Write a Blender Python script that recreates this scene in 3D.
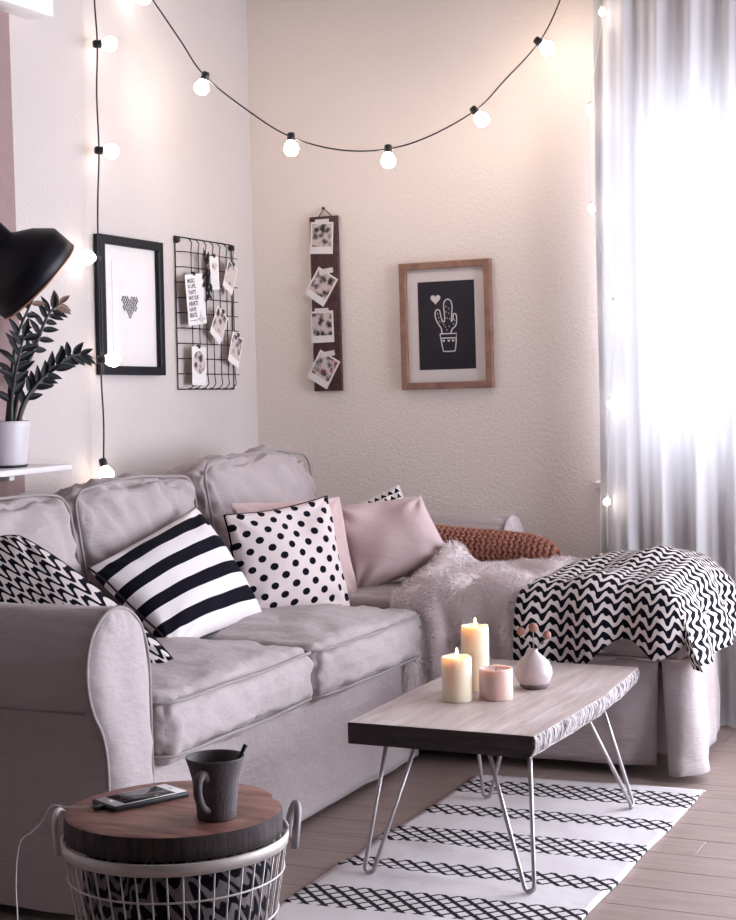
import bpy, bmesh, math, random
import numpy as np
from mathutils import Vector, Matrix, noise

random.seed(4)
for o in list(bpy.data.objects):
    bpy.data.objects.remove(o)
scene = bpy.context.scene
COL = scene.collection
PI = math.pi

# ------------------------------------------------------------------ camera
yaw, pit, rol = math.radians(25.145), math.radians(2.833), math.radians(1.35)
fw = Vector((-math.sin(yaw) * math.cos(pit), math.cos(yaw) * math.cos(pit), -math.sin(pit)))
rt = Vector((math.cos(yaw), math.sin(yaw), 0))
dn = fw.cross(rt)
r2 = rt * math.cos(rol) + dn * math.sin(rol)
d2 = dn * math.cos(rol) - rt * math.sin(rol)
cd = bpy.data.cameras.new('camera')
cam = bpy.data.objects.new('camera', cd)
COL.objects.link(cam)
cd.sensor_fit = 'HORIZONTAL'
cd.sensor_width = 36
cd.lens = 1600 / 736 * 36
cd.clip_start = 0.05
cam.matrix_world = Matrix(((r2.x, -d2.x, -fw.x, 0), (r2.y, -d2.y, -fw.y, 0), (r2.z, -d2.z, -fw.z, 1.22), (0, 0, 0, 1)))
scene.camera = cam

# ------------------------------------------------------------------ sky, daylight, exposure
SKY = 12.0            # overcast sky strength
BULB = 52.0          # festoon bulb emission
scene.view_settings.view_transform = 'Standard'
scene.view_settings.look = 'None'
scene.view_settings.gamma = 1.0
scene.view_settings.use_curve_mapping = False
scene.view_settings.exposure = 0.45
world = bpy.data.worlds.new('overcast_sky')
scene.world = world
world.use_nodes = True
bg = world.node_tree.nodes['Background']
bg.inputs[0].default_value = (0.83, 0.88, 1.0, 1)
bg.inputs[1].default_value = SKY

D = 5.58      # back wall
XL = -3.10    # left wall
XR = 1.75     # right wall
YF = -1.30    # wall behind the camera
CZ = 2.75     # ceiling
W1 = (-1.66, -0.92, 0.84, 2.28)    # window in the back wall  (x0,x1,z0,z1)
W2 = (3.4, 5.35, 0.10, 2.40)      # unseen window added in the right wall for side daylight (y0,y1,z0,z1)


W3 = (-0.80, 1.60, 0.06, 2.45)    # unseen glazed door added further right in the back wall for more daylight


def portal(name, loc, rot, sx, sy):
    l = bpy.data.lights.new(name, 'AREA')
    l.shape = 'RECTANGLE'
    l.size, l.size_y = sx, sy
    l.cycles.is_portal = True
    o = bpy.data.objects.new(name, l)
    COL.objects.link(o)
    o.location, o.rotation_euler = loc, rot


portal('window_portal', ((W1[0] + W1[1]) / 2, D + .19, (W1[2] + W1[3]) / 2), (-PI / 2, 0, 0), W1[1] - W1[0], W1[3] - W1[2])
portal('added_door_portal', ((W3[0] + W3[1]) / 2, D + .19, (W3[2] + W3[3]) / 2), (-PI / 2, 0, 0), W3[1] - W3[0], W3[3] - W3[2])
portal('added_window_portal', (XR + .19, (W2[0] + W2[1]) / 2, (W2[2] + W2[3]) / 2), (0, PI / 2, 0), W2[3] - W2[2], W2[1] - W2[0])


# ------------------------------------------------------------------ node helpers
class NT:
    def __init__(s, name):
        s.m = bpy.data.materials.new(name)
        s.m.use_nodes = True
        s.t = s.m.node_tree
        s.t.nodes.clear()
        s.out = s.t.nodes.new('ShaderNodeOutputMaterial')

    def n(s, typ, ins=None, **props):
        nd = s.t.nodes.new('ShaderNode' + typ)
        for k, v in props.items():
            setattr(nd, k, v)
        for k, v in (ins or {}).items():
            s.set(nd.inputs[k], v)
        return nd

    def set(s, sock, v):
        if hasattr(v, 'node'):
            s.t.links.new(v, sock)
        else:
            if sock.type == 'RGBA' and len(v) == 3:
                v = (*v, 1)
            sock.default_value = v

    def M(s, op, a, b=0.0, c=0.0):
        return s.n('Math', {0: a, 1: b, 2: c}, operation=op).outputs[0]

    def mix(s, f, a, b):
        nd = s.n('Mix', data_type='RGBA')
        s.set(nd.inputs[0], f)
        s.set(nd.inputs[6], a)
        s.set(nd.inputs[7], b)
        return nd.outputs[2]

    def noise(s, scale, detail=3, vec=None, rough=.5, out=0):
        ins = {'Scale': scale, 'Detail': detail, 'Roughness': rough}
        if vec is not None:
            ins['Vector'] = vec
        return s.n('TexNoise', ins).outputs[out]

    def obj(s):
        return s.n('TexCoord').outputs['Object']

    def uv(s):
        sp = s.n('SeparateXYZ', {0: s.n('TexCoord').outputs['UV']})
        return sp.outputs[0], sp.outputs[1]

    def scaled(s, vec, sc):
        return s.n('Mapping', {'Vector': vec, 'Scale': sc}).outputs[0]

    def ramp(s, f, lo, hi):
        return s.n('MapRange', {0: f, 1: lo, 2: hi, 3: 0.0, 4: 1.0}).outputs[0]

    def bump(s, h, strength=.3, dist=.01):
        return s.n('Bump', {'Height': h, 'Strength': strength, 'Distance': dist}).outputs[0]

    def bsdf(s, col, rough=.8, normal=None, **kw):
        b = s.n('BsdfPrincipled', {'Base Color': col, 'Roughness': rough})
        if normal is not None:
            s.t.links.new(normal, b.inputs['Normal'])
        for k, v in kw.items():
            s.set(b.inputs[k.replace('_', ' ')], v)
        s.t.links.new(b.outputs[0], s.out.inputs[0])
        return b


MATS = {}


def reg(f):
    MATS[f.__name__[2:]] = f()
    return f


def plain(name, col, rough=.6, var=.12, nscale=30, bs=.15, bd=.002, **kw):
    t = NT(name)
    o = t.obj()
    nz = t.noise(nscale, 4, o)
    c = t.mix(nz, [x * (1 - var) for x in col], [min(1, x * (1 + var)) for x in col])
    t.bsdf(c, rough, t.bump(t.noise(nscale * 6, 3, o), bs, bd), **kw)
    MATS[name] = t.m
    return t.m


def fabric(name, col, var=.10, weave=900, bs=.35, extra=None, sheen=.15):
    t = NT(name)
    o = t.obj()
    big = t.noise(5, 4, o)
    fine = t.noise(weave * .35, 2, o)
    f = t.M('ADD', t.M('MULTIPLY', big, .5), t.M('MULTIPLY', fine, .5))
    c = t.mix(f, [x * (1 - var) for x in col], [min(1, x * (1 + var)) for x in col])
    # soft creases + weave relief
    wr = t.noise(9, 3, t.scaled(o, (1, 1, 2.2)), .6)
    h = t.M('ADD', t.M('MULTIPLY', wr, 1.0), t.M('MULTIPLY', t.noise(weave, 1, o), .06))
    t.bsdf(c, .92, t.bump(h, bs, .02), Sheen_Weight=sheen)
    MATS[name] = t.m
    return t.m


plain('wall_paint', (.80, .735, .70), .9, .02, 6, 0, 0)
# wall: rough woodchip wallpaper relief
def woodchip(name, c1, c2):
    t = NT(name)
    o_ = t.obj()
    hz = t.M('ADD', t.noise(80, 3, o_, .55), t.M('MULTIPLY', t.noise(200, 2, o_), .3))
    t.bsdf(t.mix(t.noise(3, 3, o_), c1, c2), .88, t.bump(hz, .38, .010))
    MATS[name] = t.m


woodchip('wall', (.86, .77, .715), (.89, .80, .745))              # cream back wall, lightened to make up for weak light
woodchip('wall_left_darkened', (.58, .515, .495), (.61, .545, .525))         # slightly rosier left wall, darkened to offset its strong light
plain('wall_dark', (.055, .042, .045), .9, .1, 8)  # unseen front and right walls, darkened to keep the foreground in shade
plain('ceiling_darkened', (.22, .19, .185), .9, .02, 10)  # unseen ceiling, coloured dark to cut bounce light onto the sofa arm
plain('trim_white', (.82, .79, .78), .5, .03, 12)
plain('mauve_paint', (.30, .20, .20), .8, .12, 40, .3, .004)
plain('shelf_white', (.74, .69, .70), .45, .04, 15)
# floor planks
t = NT('plank_wood')
o_ = t.obj()
rnd = t.n('ObjectInfo').outputs['Random']
sh = t.n('VectorMath', {0: o_, 1: t.n('CombineXYZ', {0: t.M('MULTIPLY', rnd, 37.0), 1: t.M('MULTIPLY', rnd, 11.0), 2: 0.0}).outputs[0]}, operation='ADD').outputs[0]
g = t.noise(1.0, 6, t.scaled(sh, (5, 60, 5)), .65)
g2 = t.noise(1.0, 3, t.scaled(sh, (2.5, 14, 3)), .5)
base = t.mix(t.ramp(g, .3, .7), (.19, .125, .105), (.37, .275, .245))
base = t.mix(t.M('MULTIPLY', g2, .5), base, (.40, .31, .28))
base = t.mix(t.M('MULTIPLY', rnd, .35), base, (.30, .22, .195))
t.bsdf(base, .42, t.bump(g, .12, .003))
MATS['plank'] = t.m
plain('under_floor', (.06, .045, .04), .9)
fabric('sofa', (.42, .355, .352), .08, 900, .6)
fabric('sofa_piping', (.30, .255, .25), .08, 900, .1)
plain('black_metal', (.006, .005, .009), .5, .2, 20, Specular_IOR_Level=.25)
plain('black_satin', (.005, .004, .008), .45, .2, 20, Specular_IOR_Level=.25)
plain('copper', (.55, .27, .18), .35, .1, 20, .1, .001, Metallic=.8)
plain('black_plastic', (.012, .011, .014), .4, .1, 20)
plain('cord_black', (.014, .012, .016), .6, .1, 30)
plain('cord_white', (.75, .72, .70), .6, .05, 30)
plain('steel', (.42, .39, .39), .38, .15, 40, .15, .001, Metallic=.75)
plain('basket_wire', (.62, .55, .52), .5, .1, 40, .1, .001, Metallic=.2)
plain('handle_grey', (.28, .25, .26), .45, .15, 40)
plain('paper_white', (.80, .76, .755), .7, .02, 20, .05, .001)
plain('mat_board', (.80, .74, .72), .8, .02, 20, .05, .001)
plain('print_ink', (.012, .012, .016), .8, .1, 60, 0, .001)
plain('print_navy', (.007, .008, .018), .7, .1, 60, 0, .001)
plain('chalk_white', (.78, .74, .73), .8, .05, 80, 0, .001)
plain('frame_black', (.005, .005, .010), .45, .2, 30, .05, .001, Specular_IOR_Level=.25)
plain('leaf', (.007, .008, .011), .5, .35, 30, .2, .002, Specular_IOR_Level=.25)
plain('leaf_copper', (.20, .11, .08), .5, .25, 30, .2, .002)
plain('stem_dark', (.03, .032, .028), .5, .2, 30)
plain('soil', (.03, .022, .018), .95, .3, 60, .8, .01)
plain('pot_white', (.62, .57, .60), .35, .05, 20, .1, .002)
plain('wick', (.02, .015, .015), .9, .1, 60)
plain('screw', (.05, .04, .04), .4, .1, 60)
plain('mug_clay', (.085, .068, .072), .6, .35, 35, .35, .004)
plain('phone_white', (.75, .72, .72), .3, .02, 20, 0, .001)
plain('screen', (.006, .006, .010), .12, .05, 20, 0, .001, Specular_IOR_Level=.25)
plain('vase_clay', (.52, .43, .42), .45, .16, 18, .25, .004)
plain('vase_base', (.10, .06, .06), .6, .10, 18, .2, .003)
plain('dried_ball', (.42, .20, .15), .9, .3, 220, .8, .004)
plain('dried_stem', (.35, .27, .22), .8, .2, 60)
plain('twine', (.14, .08, .06), .9, .2, 90)
plain('tape', (.72, .67, .66), .7, .05, 40)
plain('wax', (.80, .68, .52), .5, .04, 14, .1, .002, Subsurface_Weight=1.0, Subsurface_Radius=(1, .62, .4), Subsurface_Scale=.03)
plain('wax_short', (.66, .47, .42), .5, .05, 14, .1, .002, Subsurface_Weight=1.0, Subsurface_Radius=(1, .6, .4), Subsurface_Scale=.02)
fabric('pink', (.58, .43, .425), .07, 1100, .25)
fabric('pink_frill', (.58, .42, .41), .07, 900, .2)
fabric('fur', (.82, .73, .725), .10, 300, .7)
fabric('curtain_hem', (.8, .78, .8), .02, 900, .1)


def wood(name, c1, c2, sc, rough=.55, bs=.25, knots=False):
    t = NT(name)
    o = t.obj()
    v = t.scaled(o, sc)
    ds = t.n('VectorMath', {0: v, 1: t.n('TexNoise', {'Vector': v, 'Scale': .6, 'Detail': 2.0}).outputs[1]}, operation='ADD').outputs[0]
    g = t.noise(1.0, 6, ds, .6)
    c = t.mix(t.ramp(g, .3, .7), c1, c2)
    if knots:
        w = t.n('TexWave', {'Vector': t.scaled(o, tuple(x * .16 for x in sc)), 'Scale': 1.0, 'Distortion': 7.0, 'Detail': 3.0}, wave_type='RINGS')
        c = t.mix(t.M('MULTIPLY', w.outputs['Fac'], .35), c, c1)
    t.bsdf(c, rough, t.bump(g, bs, .003))
    MATS[name] = t.m


wood('table_wood', (.42, .325, .30), (.72, .63, .61), (34, 4, 20), .42, .15, True)
wood('table_end', (.016, .011, .013), (.055, .035, .034), (10, 10, 60), .8, .5)
wood('lid_wood', (.11, .036, .028), (.46, .22, .165), (8, 34, 20), .5, .2, True)
wood('lid_bark', (.020, .014, .017), (.075, .05, .048), (60, 60, 8), .85, .8)
wood('oak_frame', (.20, .095, .065), (.36, .20, .145), (25, 25, 25), .5, .2)
wood('dark_board', (.028, .008, .012), (.10, .030, .030), (60, 60, 6), .5, .3)
# bark of the slab: light grey with dark upright cracks
t = NT('bark')
o_ = t.obj()
g = t.noise(1.0, 5, t.scaled(o_, (40, 130, 16)), .7)
t.bsdf(t.mix(t.ramp(g, .40, .60), (.035, .028, .032), (.60, .53, .53)), .9, t.bump(g, .9, .01))
MATS['bark'] = t.m


def two_tone(name, light, dark, maskf, bs=.2, weave=900, rough=.92):
    t = NT(name)
    u, v = t.uv()
    mk_ = maskf(t, u, v)
    o = t.obj()
    nz = t.noise(6, 3, o)
    lc = t.mix(nz, [x * .92 for x in light], [min(1, x * 1.08) for x in light])
    c = t.mix(mk_, lc, dark)
    h = t.M('ADD', t.noise(8, 3, o), t.M('MULTIPLY', t.noise(weave, 1, o), .08))
    h = t.M('ADD', h, t.M('MULTIPLY', mk_, .06))
    t.bsdf(c, rough, t.bump(h, bs, .02), Specular_IOR_Level=.12)
    MATS[name] = t.m


def less(t, a, b):
    return t.M('LESS_THAN', a, b)


def fr(t, a):
    return t.M('FRACT', a)


def tri(t, a):     # triangle wave 0..1
    return t.M('MULTIPLY', t.M('ABSOLUTE', t.M('SUBTRACT', fr(t, a), .5)), 2.0)


def maxi(t, *a):
    r = a[0]
    for b in a[1:]:
        r = t.M('MAXIMUM', r, b)
    return r


BLACK = (.0045, .004, .009)
# broad stripes along u; v 0..1
two_tone('stripe', (.74, .68, .68), BLACK, lambda t, u, v: less(t, fr(t, t.M('ADD', t.M('MULTIPLY', v, 4.25), .52)), .47), .25)


def dots(t, u, v):
    s = 5.7
    a, b = t.M('MULTIPLY', u, s), t.M('MULTIPLY', v, s)
    def cell(oa, ob):
        x = t.M('ADD', t.M('SUBTRACT', fr(t, t.M('ADD', a, oa)), .5), t.M('MULTIPLY', t.M('SUBTRACT', t.noise(3.5, 1, t.obj()), .5), .5))
        y = t.M('SUBTRACT', fr(t, t.M('ADD', b, ob)), .5)
        return less(t, t.M('ADD', t.M('MULTIPLY', x, x), t.M('MULTIPLY', y, y)), .034)
    return maxi(t, cell(0, 0), cell(.5, .5))


two_tone('polka', (.66, .56, .545), BLACK, dots, .25)


def waves(t, u, v):
    ph = t.M('MULTIPLY', u, 2 * PI * 8.0)
    f = t.M('ADD', t.M('MULTIPLY', v, 11.0), t.M('MULTIPLY', t.M('SINE', ph), .36))
    fat = t.M('ADD', .50, t.M('MULTIPLY', t.M('COSINE', t.M('MULTIPLY', ph, 2.0)), .16))
    return less(t, fr(t, f), fat)


two_tone('wave', (.66, .58, .56), BLACK, waves, .25)


def zigzag(t, u, v):    # u, v in metres
    z = tri(t, t.M('MULTIPLY', u, 1 / .056))
    skew = t.M('MULTIPLY', t.M('SINE', t.M('MULTIPLY', u, 2 * PI / .056)), .16)
    f = t.M('ADD', t.M('MULTIPLY', v, 1 / .036), t.M('ADD', t.M('MULTIPLY', z, .72), skew))
    fat = t.M('ADD', .52, t.M('MULTIPLY', t.M('SINE', t.M('MULTIPLY', u, 4 * PI / .056)), .17))
    return less(t, fr(t, f), fat)


two_tone('zigzag', (.68, .61, .59), BLACK, zigzag, .25)


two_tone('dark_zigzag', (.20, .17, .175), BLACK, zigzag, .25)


def tris(t, u, v):
    a, b = t.M('MULTIPLY', u, 13.0), t.M('MULTIPLY', v, 13.0)
    return less(t, fr(t, b), t.M('SUBTRACT', 1.0, t.M('ADD', .12, tri(t, a))))


two_tone('triangles', (.66, .59, .57), BLACK, tris, .2)


def rugm(t, u, v):      # u = x metres across, v = metres from the far end
    s = fr(t, t.M('MULTIPLY', v, 1 / .535))
    thick = less(t, t.M('ABSOLUTE', t.M('SUBTRACT', s, .25)), .140)
    thin = less(t, t.M('ABSOLUTE', t.M('SUBTRACT', s, .752)), .092)
    band = t.M('MAXIMUM', thick, thin)
    p = 1 / .047
    wob = t.M('MULTIPLY', t.noise(24, 2), .10)
    def line(k, w):
        return less(t, fr(t, t.M('ADD', wob, t.M('MULTIPLY', t.M('ADD', u, t.M('MULTIPLY', v, k)), p))), w)
    return t.M('MULTIPLY', band, t.M('MAXIMUM', line(1.0, .25), line(-1.0, .35)))


two_tone('rug', (.65, .595, .60), (.016, .014, .018), rugm, .5, 500)

# glass, curtain, light sources
t = NT('glass')
fres = t.M('MULTIPLY', t.n('Fresnel', {'IOR': 1.45}).outputs[0], t.M('SUBTRACT', 1.0, t.n('NewGeometry').outputs['Backfacing']))
mixs = t.n('MixShader', {0: fres, 1: t.n('BsdfTransparent').outputs[0], 2: t.n('BsdfGlossy', {'Roughness': .03}).outputs[0]})
tint = t.noise(3, 1)
t.t.links.new(mixs.outputs[0], t.out.inputs[0])
MATS['glass'] = t.m
t = NT('sheer')
fac = t.M('MULTIPLY', t.noise(700, 1, t.obj()), .012)
dif = t.n('MixShader', {0: .55, 1: t.n('BsdfTranslucent', {'Color': (.24, .24, .247, 1)}).outputs[0], 2: t.n('BsdfDiffuse', {'Color': (.93, .88, .89, 1)}).outputs[0]})
mixs = t.n('MixShader', {0: fac, 1: dif.outputs[0], 2: t.n('BsdfTransparent').outputs[0]})
t.t.links.new(mixs.outputs[0], t.out.inputs[0])
MATS['sheer'] = t.m


def emis(name, col, s):
    t = NT(name)
    lw = t.n('LayerWeight', {'Blend': .4}).outputs['Facing']
    e = t.n('Emission', {'Color': (*col, 1), 'Strength': s})
    t.t.links.new(e.outputs[0], t.out.inputs[0])
    MATS[name] = t.m


emis('bulb_glow', (1.0, .85, .72), BULB)
emis('bulb_glow_dim', (1.0, .88, .78), BULB * .15)
emis('bulb_glow_small', (1.0, .90, .80), BULB * .35)
emis('flame', (1.0, .62, .28), 45)


# ------------------------------------------------------------------ mesh helpers
def wloc(o):
    v = Vector((0, 0, 0))
    while o is not None:
        v += Vector(o.location)
        o = o.parent
    return v


def link(o, parent=None):
    COL.objects.link(o)
    if parent is not None:
        o.parent = parent
    return o


def mk(name, V, F, mat, parent=None, uv=None, smooth=True, local=False, loc=None):
    """one mesh object; V in world coordinates unless local"""
    V = np.asarray(V, float).reshape(-1, 3)
    if local:
        off = np.zeros(3)
        ol = Vector((0, 0, 0))
    elif parent is not None:
        off = np.array(wloc(parent))
        ol = Vector((0, 0, 0))
    else:
        ol = Vector(loc) if loc is not None else Vector(((V[:, 0].min() + V[:, 0].max()) / 2, (V[:, 1].min() + V[:, 1].max()) / 2, V[:, 2].min()))
        off = np.array(ol)
    me = bpy.data.meshes.new(name)
    me.from_pydata((V - off).tolist(), [], [list(map(int, f)) for f in F])
    if uv is not None:
        lay = me.uv_layers.new(name='UVMap')
        uv = np.asarray(uv, float)
        idx = np.zeros(len(me.loops), dtype=np.int32)
        me.loops.foreach_get('vertex_index', idx)
        lay.data.foreach_set('uv', uv[idx].ravel())
    me.polygons.foreach_set('use_smooth', [smooth] * len(me.polygons))
    me.materials.append(MATS[mat])
    me.update()
    o = bpy.data.objects.new(name, me)
    o.location = ol
    return link(o, parent)


def tag(o, label, cat, group=None):
    o['label'] = label
    o['category'] = cat
    if group:
        o['group'] = group
    return o


def empty(name, loc, label=None, cat=None, group=None, parent=None):
    o = bpy.data.objects.new(name, None)
    o.empty_display_size = .05
    o.location = loc
    link(o, parent)
    if label:
        tag(o, label, cat, group)
    return o


def struct(o):
    o['kind'] = 'structure'
    return o


class MB:
    """collects pieces of ONE part"""
    def __init__(s):
        s.V, s.F, s.n = [], [], 0

    def add(s, V, F):
        V = np.asarray(V, float).reshape(-1, 3)
        s.V.append(V)
        s.F += [[i + s.n for i in f] for f in F]
        s.n += len(V)
        return s

    def get(s):
        return np.vstack(s.V), s.F


def box_vf(x0, x1, y0, y1, z0, z1):
    V = [(x, y, z) for z in (z0, z1) for y in (y0, y1) for x in (x0, x1)]
    F = [(0, 2, 3, 1), (4, 5, 7, 6), (0, 1, 5, 4), (2, 6, 7, 3), (0, 4, 6, 2), (1, 3, 7, 5)]
    return V, F


def bevbox(x0, x1, y0, y1, z0, z1, r=.005, seg=2):
    bm = bmesh.new()
    bmesh.ops.create_cube(bm, size=1)
    for v in bm.verts:
        v.co = Vector((x0 + (v.co.x + .5) * (x1 - x0), y0 + (v.co.y + .5) * (y1 - y0), z0 + (v.co.z + .5) * (z1 - z0)))
    bmesh.ops.bevel(bm, geom=bm.edges[:], offset=r, segments=seg, affect='EDGES', profile=.5)
    bm.verts.index_update()
    V = [tuple(v.co) for v in bm.verts]
    F = [[v.index for v in f.verts] for f in bm.faces]
    bm.free()
    return V, F


def tube(pts, r, seg=8, closed=False, caps=True):
    P = np.asarray(pts, float)
    n = len(P)
    rr = np.full(n, r) if np.isscalar(r) else np.asarray(r, float)
    if closed:
        T = np.roll(P, -1, 0) - np.roll(P, 1, 0)
    else:
        T = np.gradient(P, axis=0)
    T /= np.linalg.norm(T, axis=1)[:, None] + 1e-12
    ref = np.array([0, 0, 1.]) if abs(T[0][2]) < .9 else np.array([1., 0, 0])
    V = []
    a = np.cross(T[0], ref)
    a /= np.linalg.norm(a)
    for i in range(n):
        a = a - T[i] * (a @ T[i])
        a /= np.linalg.norm(a) + 1e-12
        b = np.cross(T[i], a)
        for k in range(seg):
            th = 2 * PI * k / seg
            V.append(P[i] + rr[i] * (math.cos(th) * a + math.sin(th) * b))
    F = []
    for i in range(n if closed else n - 1):
        j = (i + 1) % n
        for k in range(seg):
            l = (k + 1) % seg
            F.append((i * seg + k, i * seg + l, j * seg + l, j * seg + k))
    if caps and not closed:
        F.append(tuple(range(seg))[::-1])
        F.append(tuple((n - 1) * seg + k for k in range(seg)))
    return np.array(V), F


def lathe(prof, seg=32, c=(0, 0, 0)):
    V, F = [], []
    m = len(prof)
    for (r, z) in prof:
        for k in range(seg):
            th = 2 * PI * k / seg
            V.append((c[0] + r * math.cos(th), c[1] + r * math.sin(th), c[2] + z))
    for i in range(m - 1):
        for k in range(seg):
            l = (k + 1) % seg
            F.append((i * seg + k, i * seg + l, (i + 1) * seg + l, (i + 1) * seg + k))
    F.append(tuple(range(seg))[::-1])
    F.append(tuple((m - 1) * seg + k for k in range(seg)))
    return np.array(V), F


def catmull(pts, n=6):
    P = [np.asarray(p, float) for p in pts]
    P = [2 * P[0] - P[1]] + P + [2 * P[-1] - P[-2]]
    out = []
    for i in range(1, len(P) - 2):
        for k in range(n):
            t = k / n
            p0, p1, p2, p3 = P[i - 1:i + 3]
            out.append(.5 * (2 * p1 + (p2 - p0) * t + (2 * p0 - 5 * p1 + 4 * p2 - p3) * t * t + (3 * p1 - p0 - 3 * p2 + p3) * t ** 3))
    out.append(P[-2])
    return np.array(out)


def nz(p, s=1.0, seed=0):
    return noise.noise(Vector((p[0] * s + seed * 7.3, p[1] * s - seed * 3.1, p[2] * s + seed * 1.7)))


def cushion(size, r, puff, n=18, wr=.006, seed=0, gather=.004):
    """soft rounded box centred on the origin; puff=(x,y,z)"""
    bm = bmesh.new()
    bmesh.ops.create_cube(bm, size=2)
    bmesh.ops.subdivide_edges(bm, edges=bm.edges[:], cuts=n, use_grid_fill=True)
    bm.verts.index_update()
    h = np.array(size) / 2
    P0 = np.array([v.co[:] for v in bm.verts])
    F = [[v.index for v in f.verts] for f in bm.faces]
    bm.free()
    P = np.sin(P0 * PI / 2)
    Q = P * h
    inn = np.clip(Q, -(h - r), h - r)
    d = Q - inn
    L = np.linalg.norm(d, axis=1)
    m = L > 1e-9
    N = np.zeros_like(d)
    N[m] = d[m] / L[m][:, None]
    Q = inn + N * np.minimum(L, r)[:, None]
    for ax in range(3):
        o1, o2 = [(1, 2), (0, 2), (0, 1)][ax]
        Q[:, ax] += np.sign(P[:, ax]) * (np.abs(P[:, ax]) ** 2) * puff[ax] * (1 - P[:, o1] ** 2) ** .8 * (1 - P[:, o2] ** 2) ** .8
    for i in range(len(Q)):
        p = Q[i]
        a = wr * (nz(p, 7, seed) + .6 * nz(p, 16, seed + 2)) - 1.3 * wr * max(0., .28 - abs(nz((p[0] * 1.0, p[1] * 1.6 + p[2] * .9, p[2] * .8), 6.5, seed + 8))) / .28
        # gathers close to the seams
        e = sorted(h - np.abs(p))
        ed = max(0.0, e[1])
        g = gather * math.exp(-ed / .05) * nz((p[0], p[1], p[2]), 38, seed + 5)
        Q[i] = p + N[i] * (a + g)
    return Q, F


def place(V, loc, rot=(0, 0, 0)):
    R = Matrix.Rotation(rot[2], 3, 'Z') @ Matrix.Rotation(rot[1], 3, 'Y') @ Matrix.Rotation(rot[0], 3, 'X')
    R = np.array(R)
    return np.asarray(V) @ R.T + np.array(loc)


def rrect(hx, hy, r, n=5, bulge=0):
    """rounded rectangle loop (2D)"""
    out = []
    for cx, cy, a0 in ((hx - r, hy - r, 0), (-(hx - r), hy - r, 90), (-(hx - r), -(hy - r), 180), (hx - r, -(hy - r), 270)):
        for k in range(n + 1):
            a = math.radians(a0 + 90 * k / n)
            out.append((cx + r * math.cos(a), cy + r * math.sin(a)))
    # resample for long sides
    res = []
    for i in range(len(out)):
        p, q = np.array(out[i]), np.array(out[(i + 1) % len(out)])
        m = max(1, int(np.linalg.norm(q - p) / .04))
        for k in range(m):
            res.append(p + (q - p) * k / m)
    return np.array(res)


def sheet(fn, nu, nv, thick=.004, walls=True):
    """double sided cloth from fn(u,v)->(pos, uv)"""
    P = np.zeros((nv + 1, nu + 1, 3))
    U = np.zeros((nv + 1, nu + 1, 2))
    for j in range(nv + 1):
        for i in range(nu + 1):
            p, q = fn(i / nu, j / nv)
            P[j, i] = p
            U[j, i] = q
    du = np.gradient(P, axis=1)
    dv = np.gradient(P, axis=0)
    N = np.cross(du, dv)
    N /= np.linalg.norm(N, axis=2)[:, :, None] + 1e-12
    A = (P + N * thick / 2).reshape(-1, 3)
    B = (P - N * thick / 2).reshape(-1, 3)
    w = nu + 1
    n = len(A)
    F = []
    for j in range(nv):
        for i in range(nu):
            q = (j * w + i, j * w + i + 1, (j + 1) * w + i + 1, (j + 1) * w + i)
            F.append(q)
            F.append(tuple(k + n for k in q[::-1]))
    for i in range(nu if walls else 0):
        F.append((i + 1, i, i + n, i + 1 + n))
        a = nv * w + i
        F.append((a, a + 1, a + 1 + n, a + n))
    for j in range(nv if walls else 0):
        a = j * w
        F.append((a, a + w, a + w + n, a + n))
        a = j * w + nu
        F.append((a + w, a, a + n, a + w + n))
    return np.vstack([A, B]), F, np.vstack([U.reshape(-1, 2)] * 2), P, N


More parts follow.
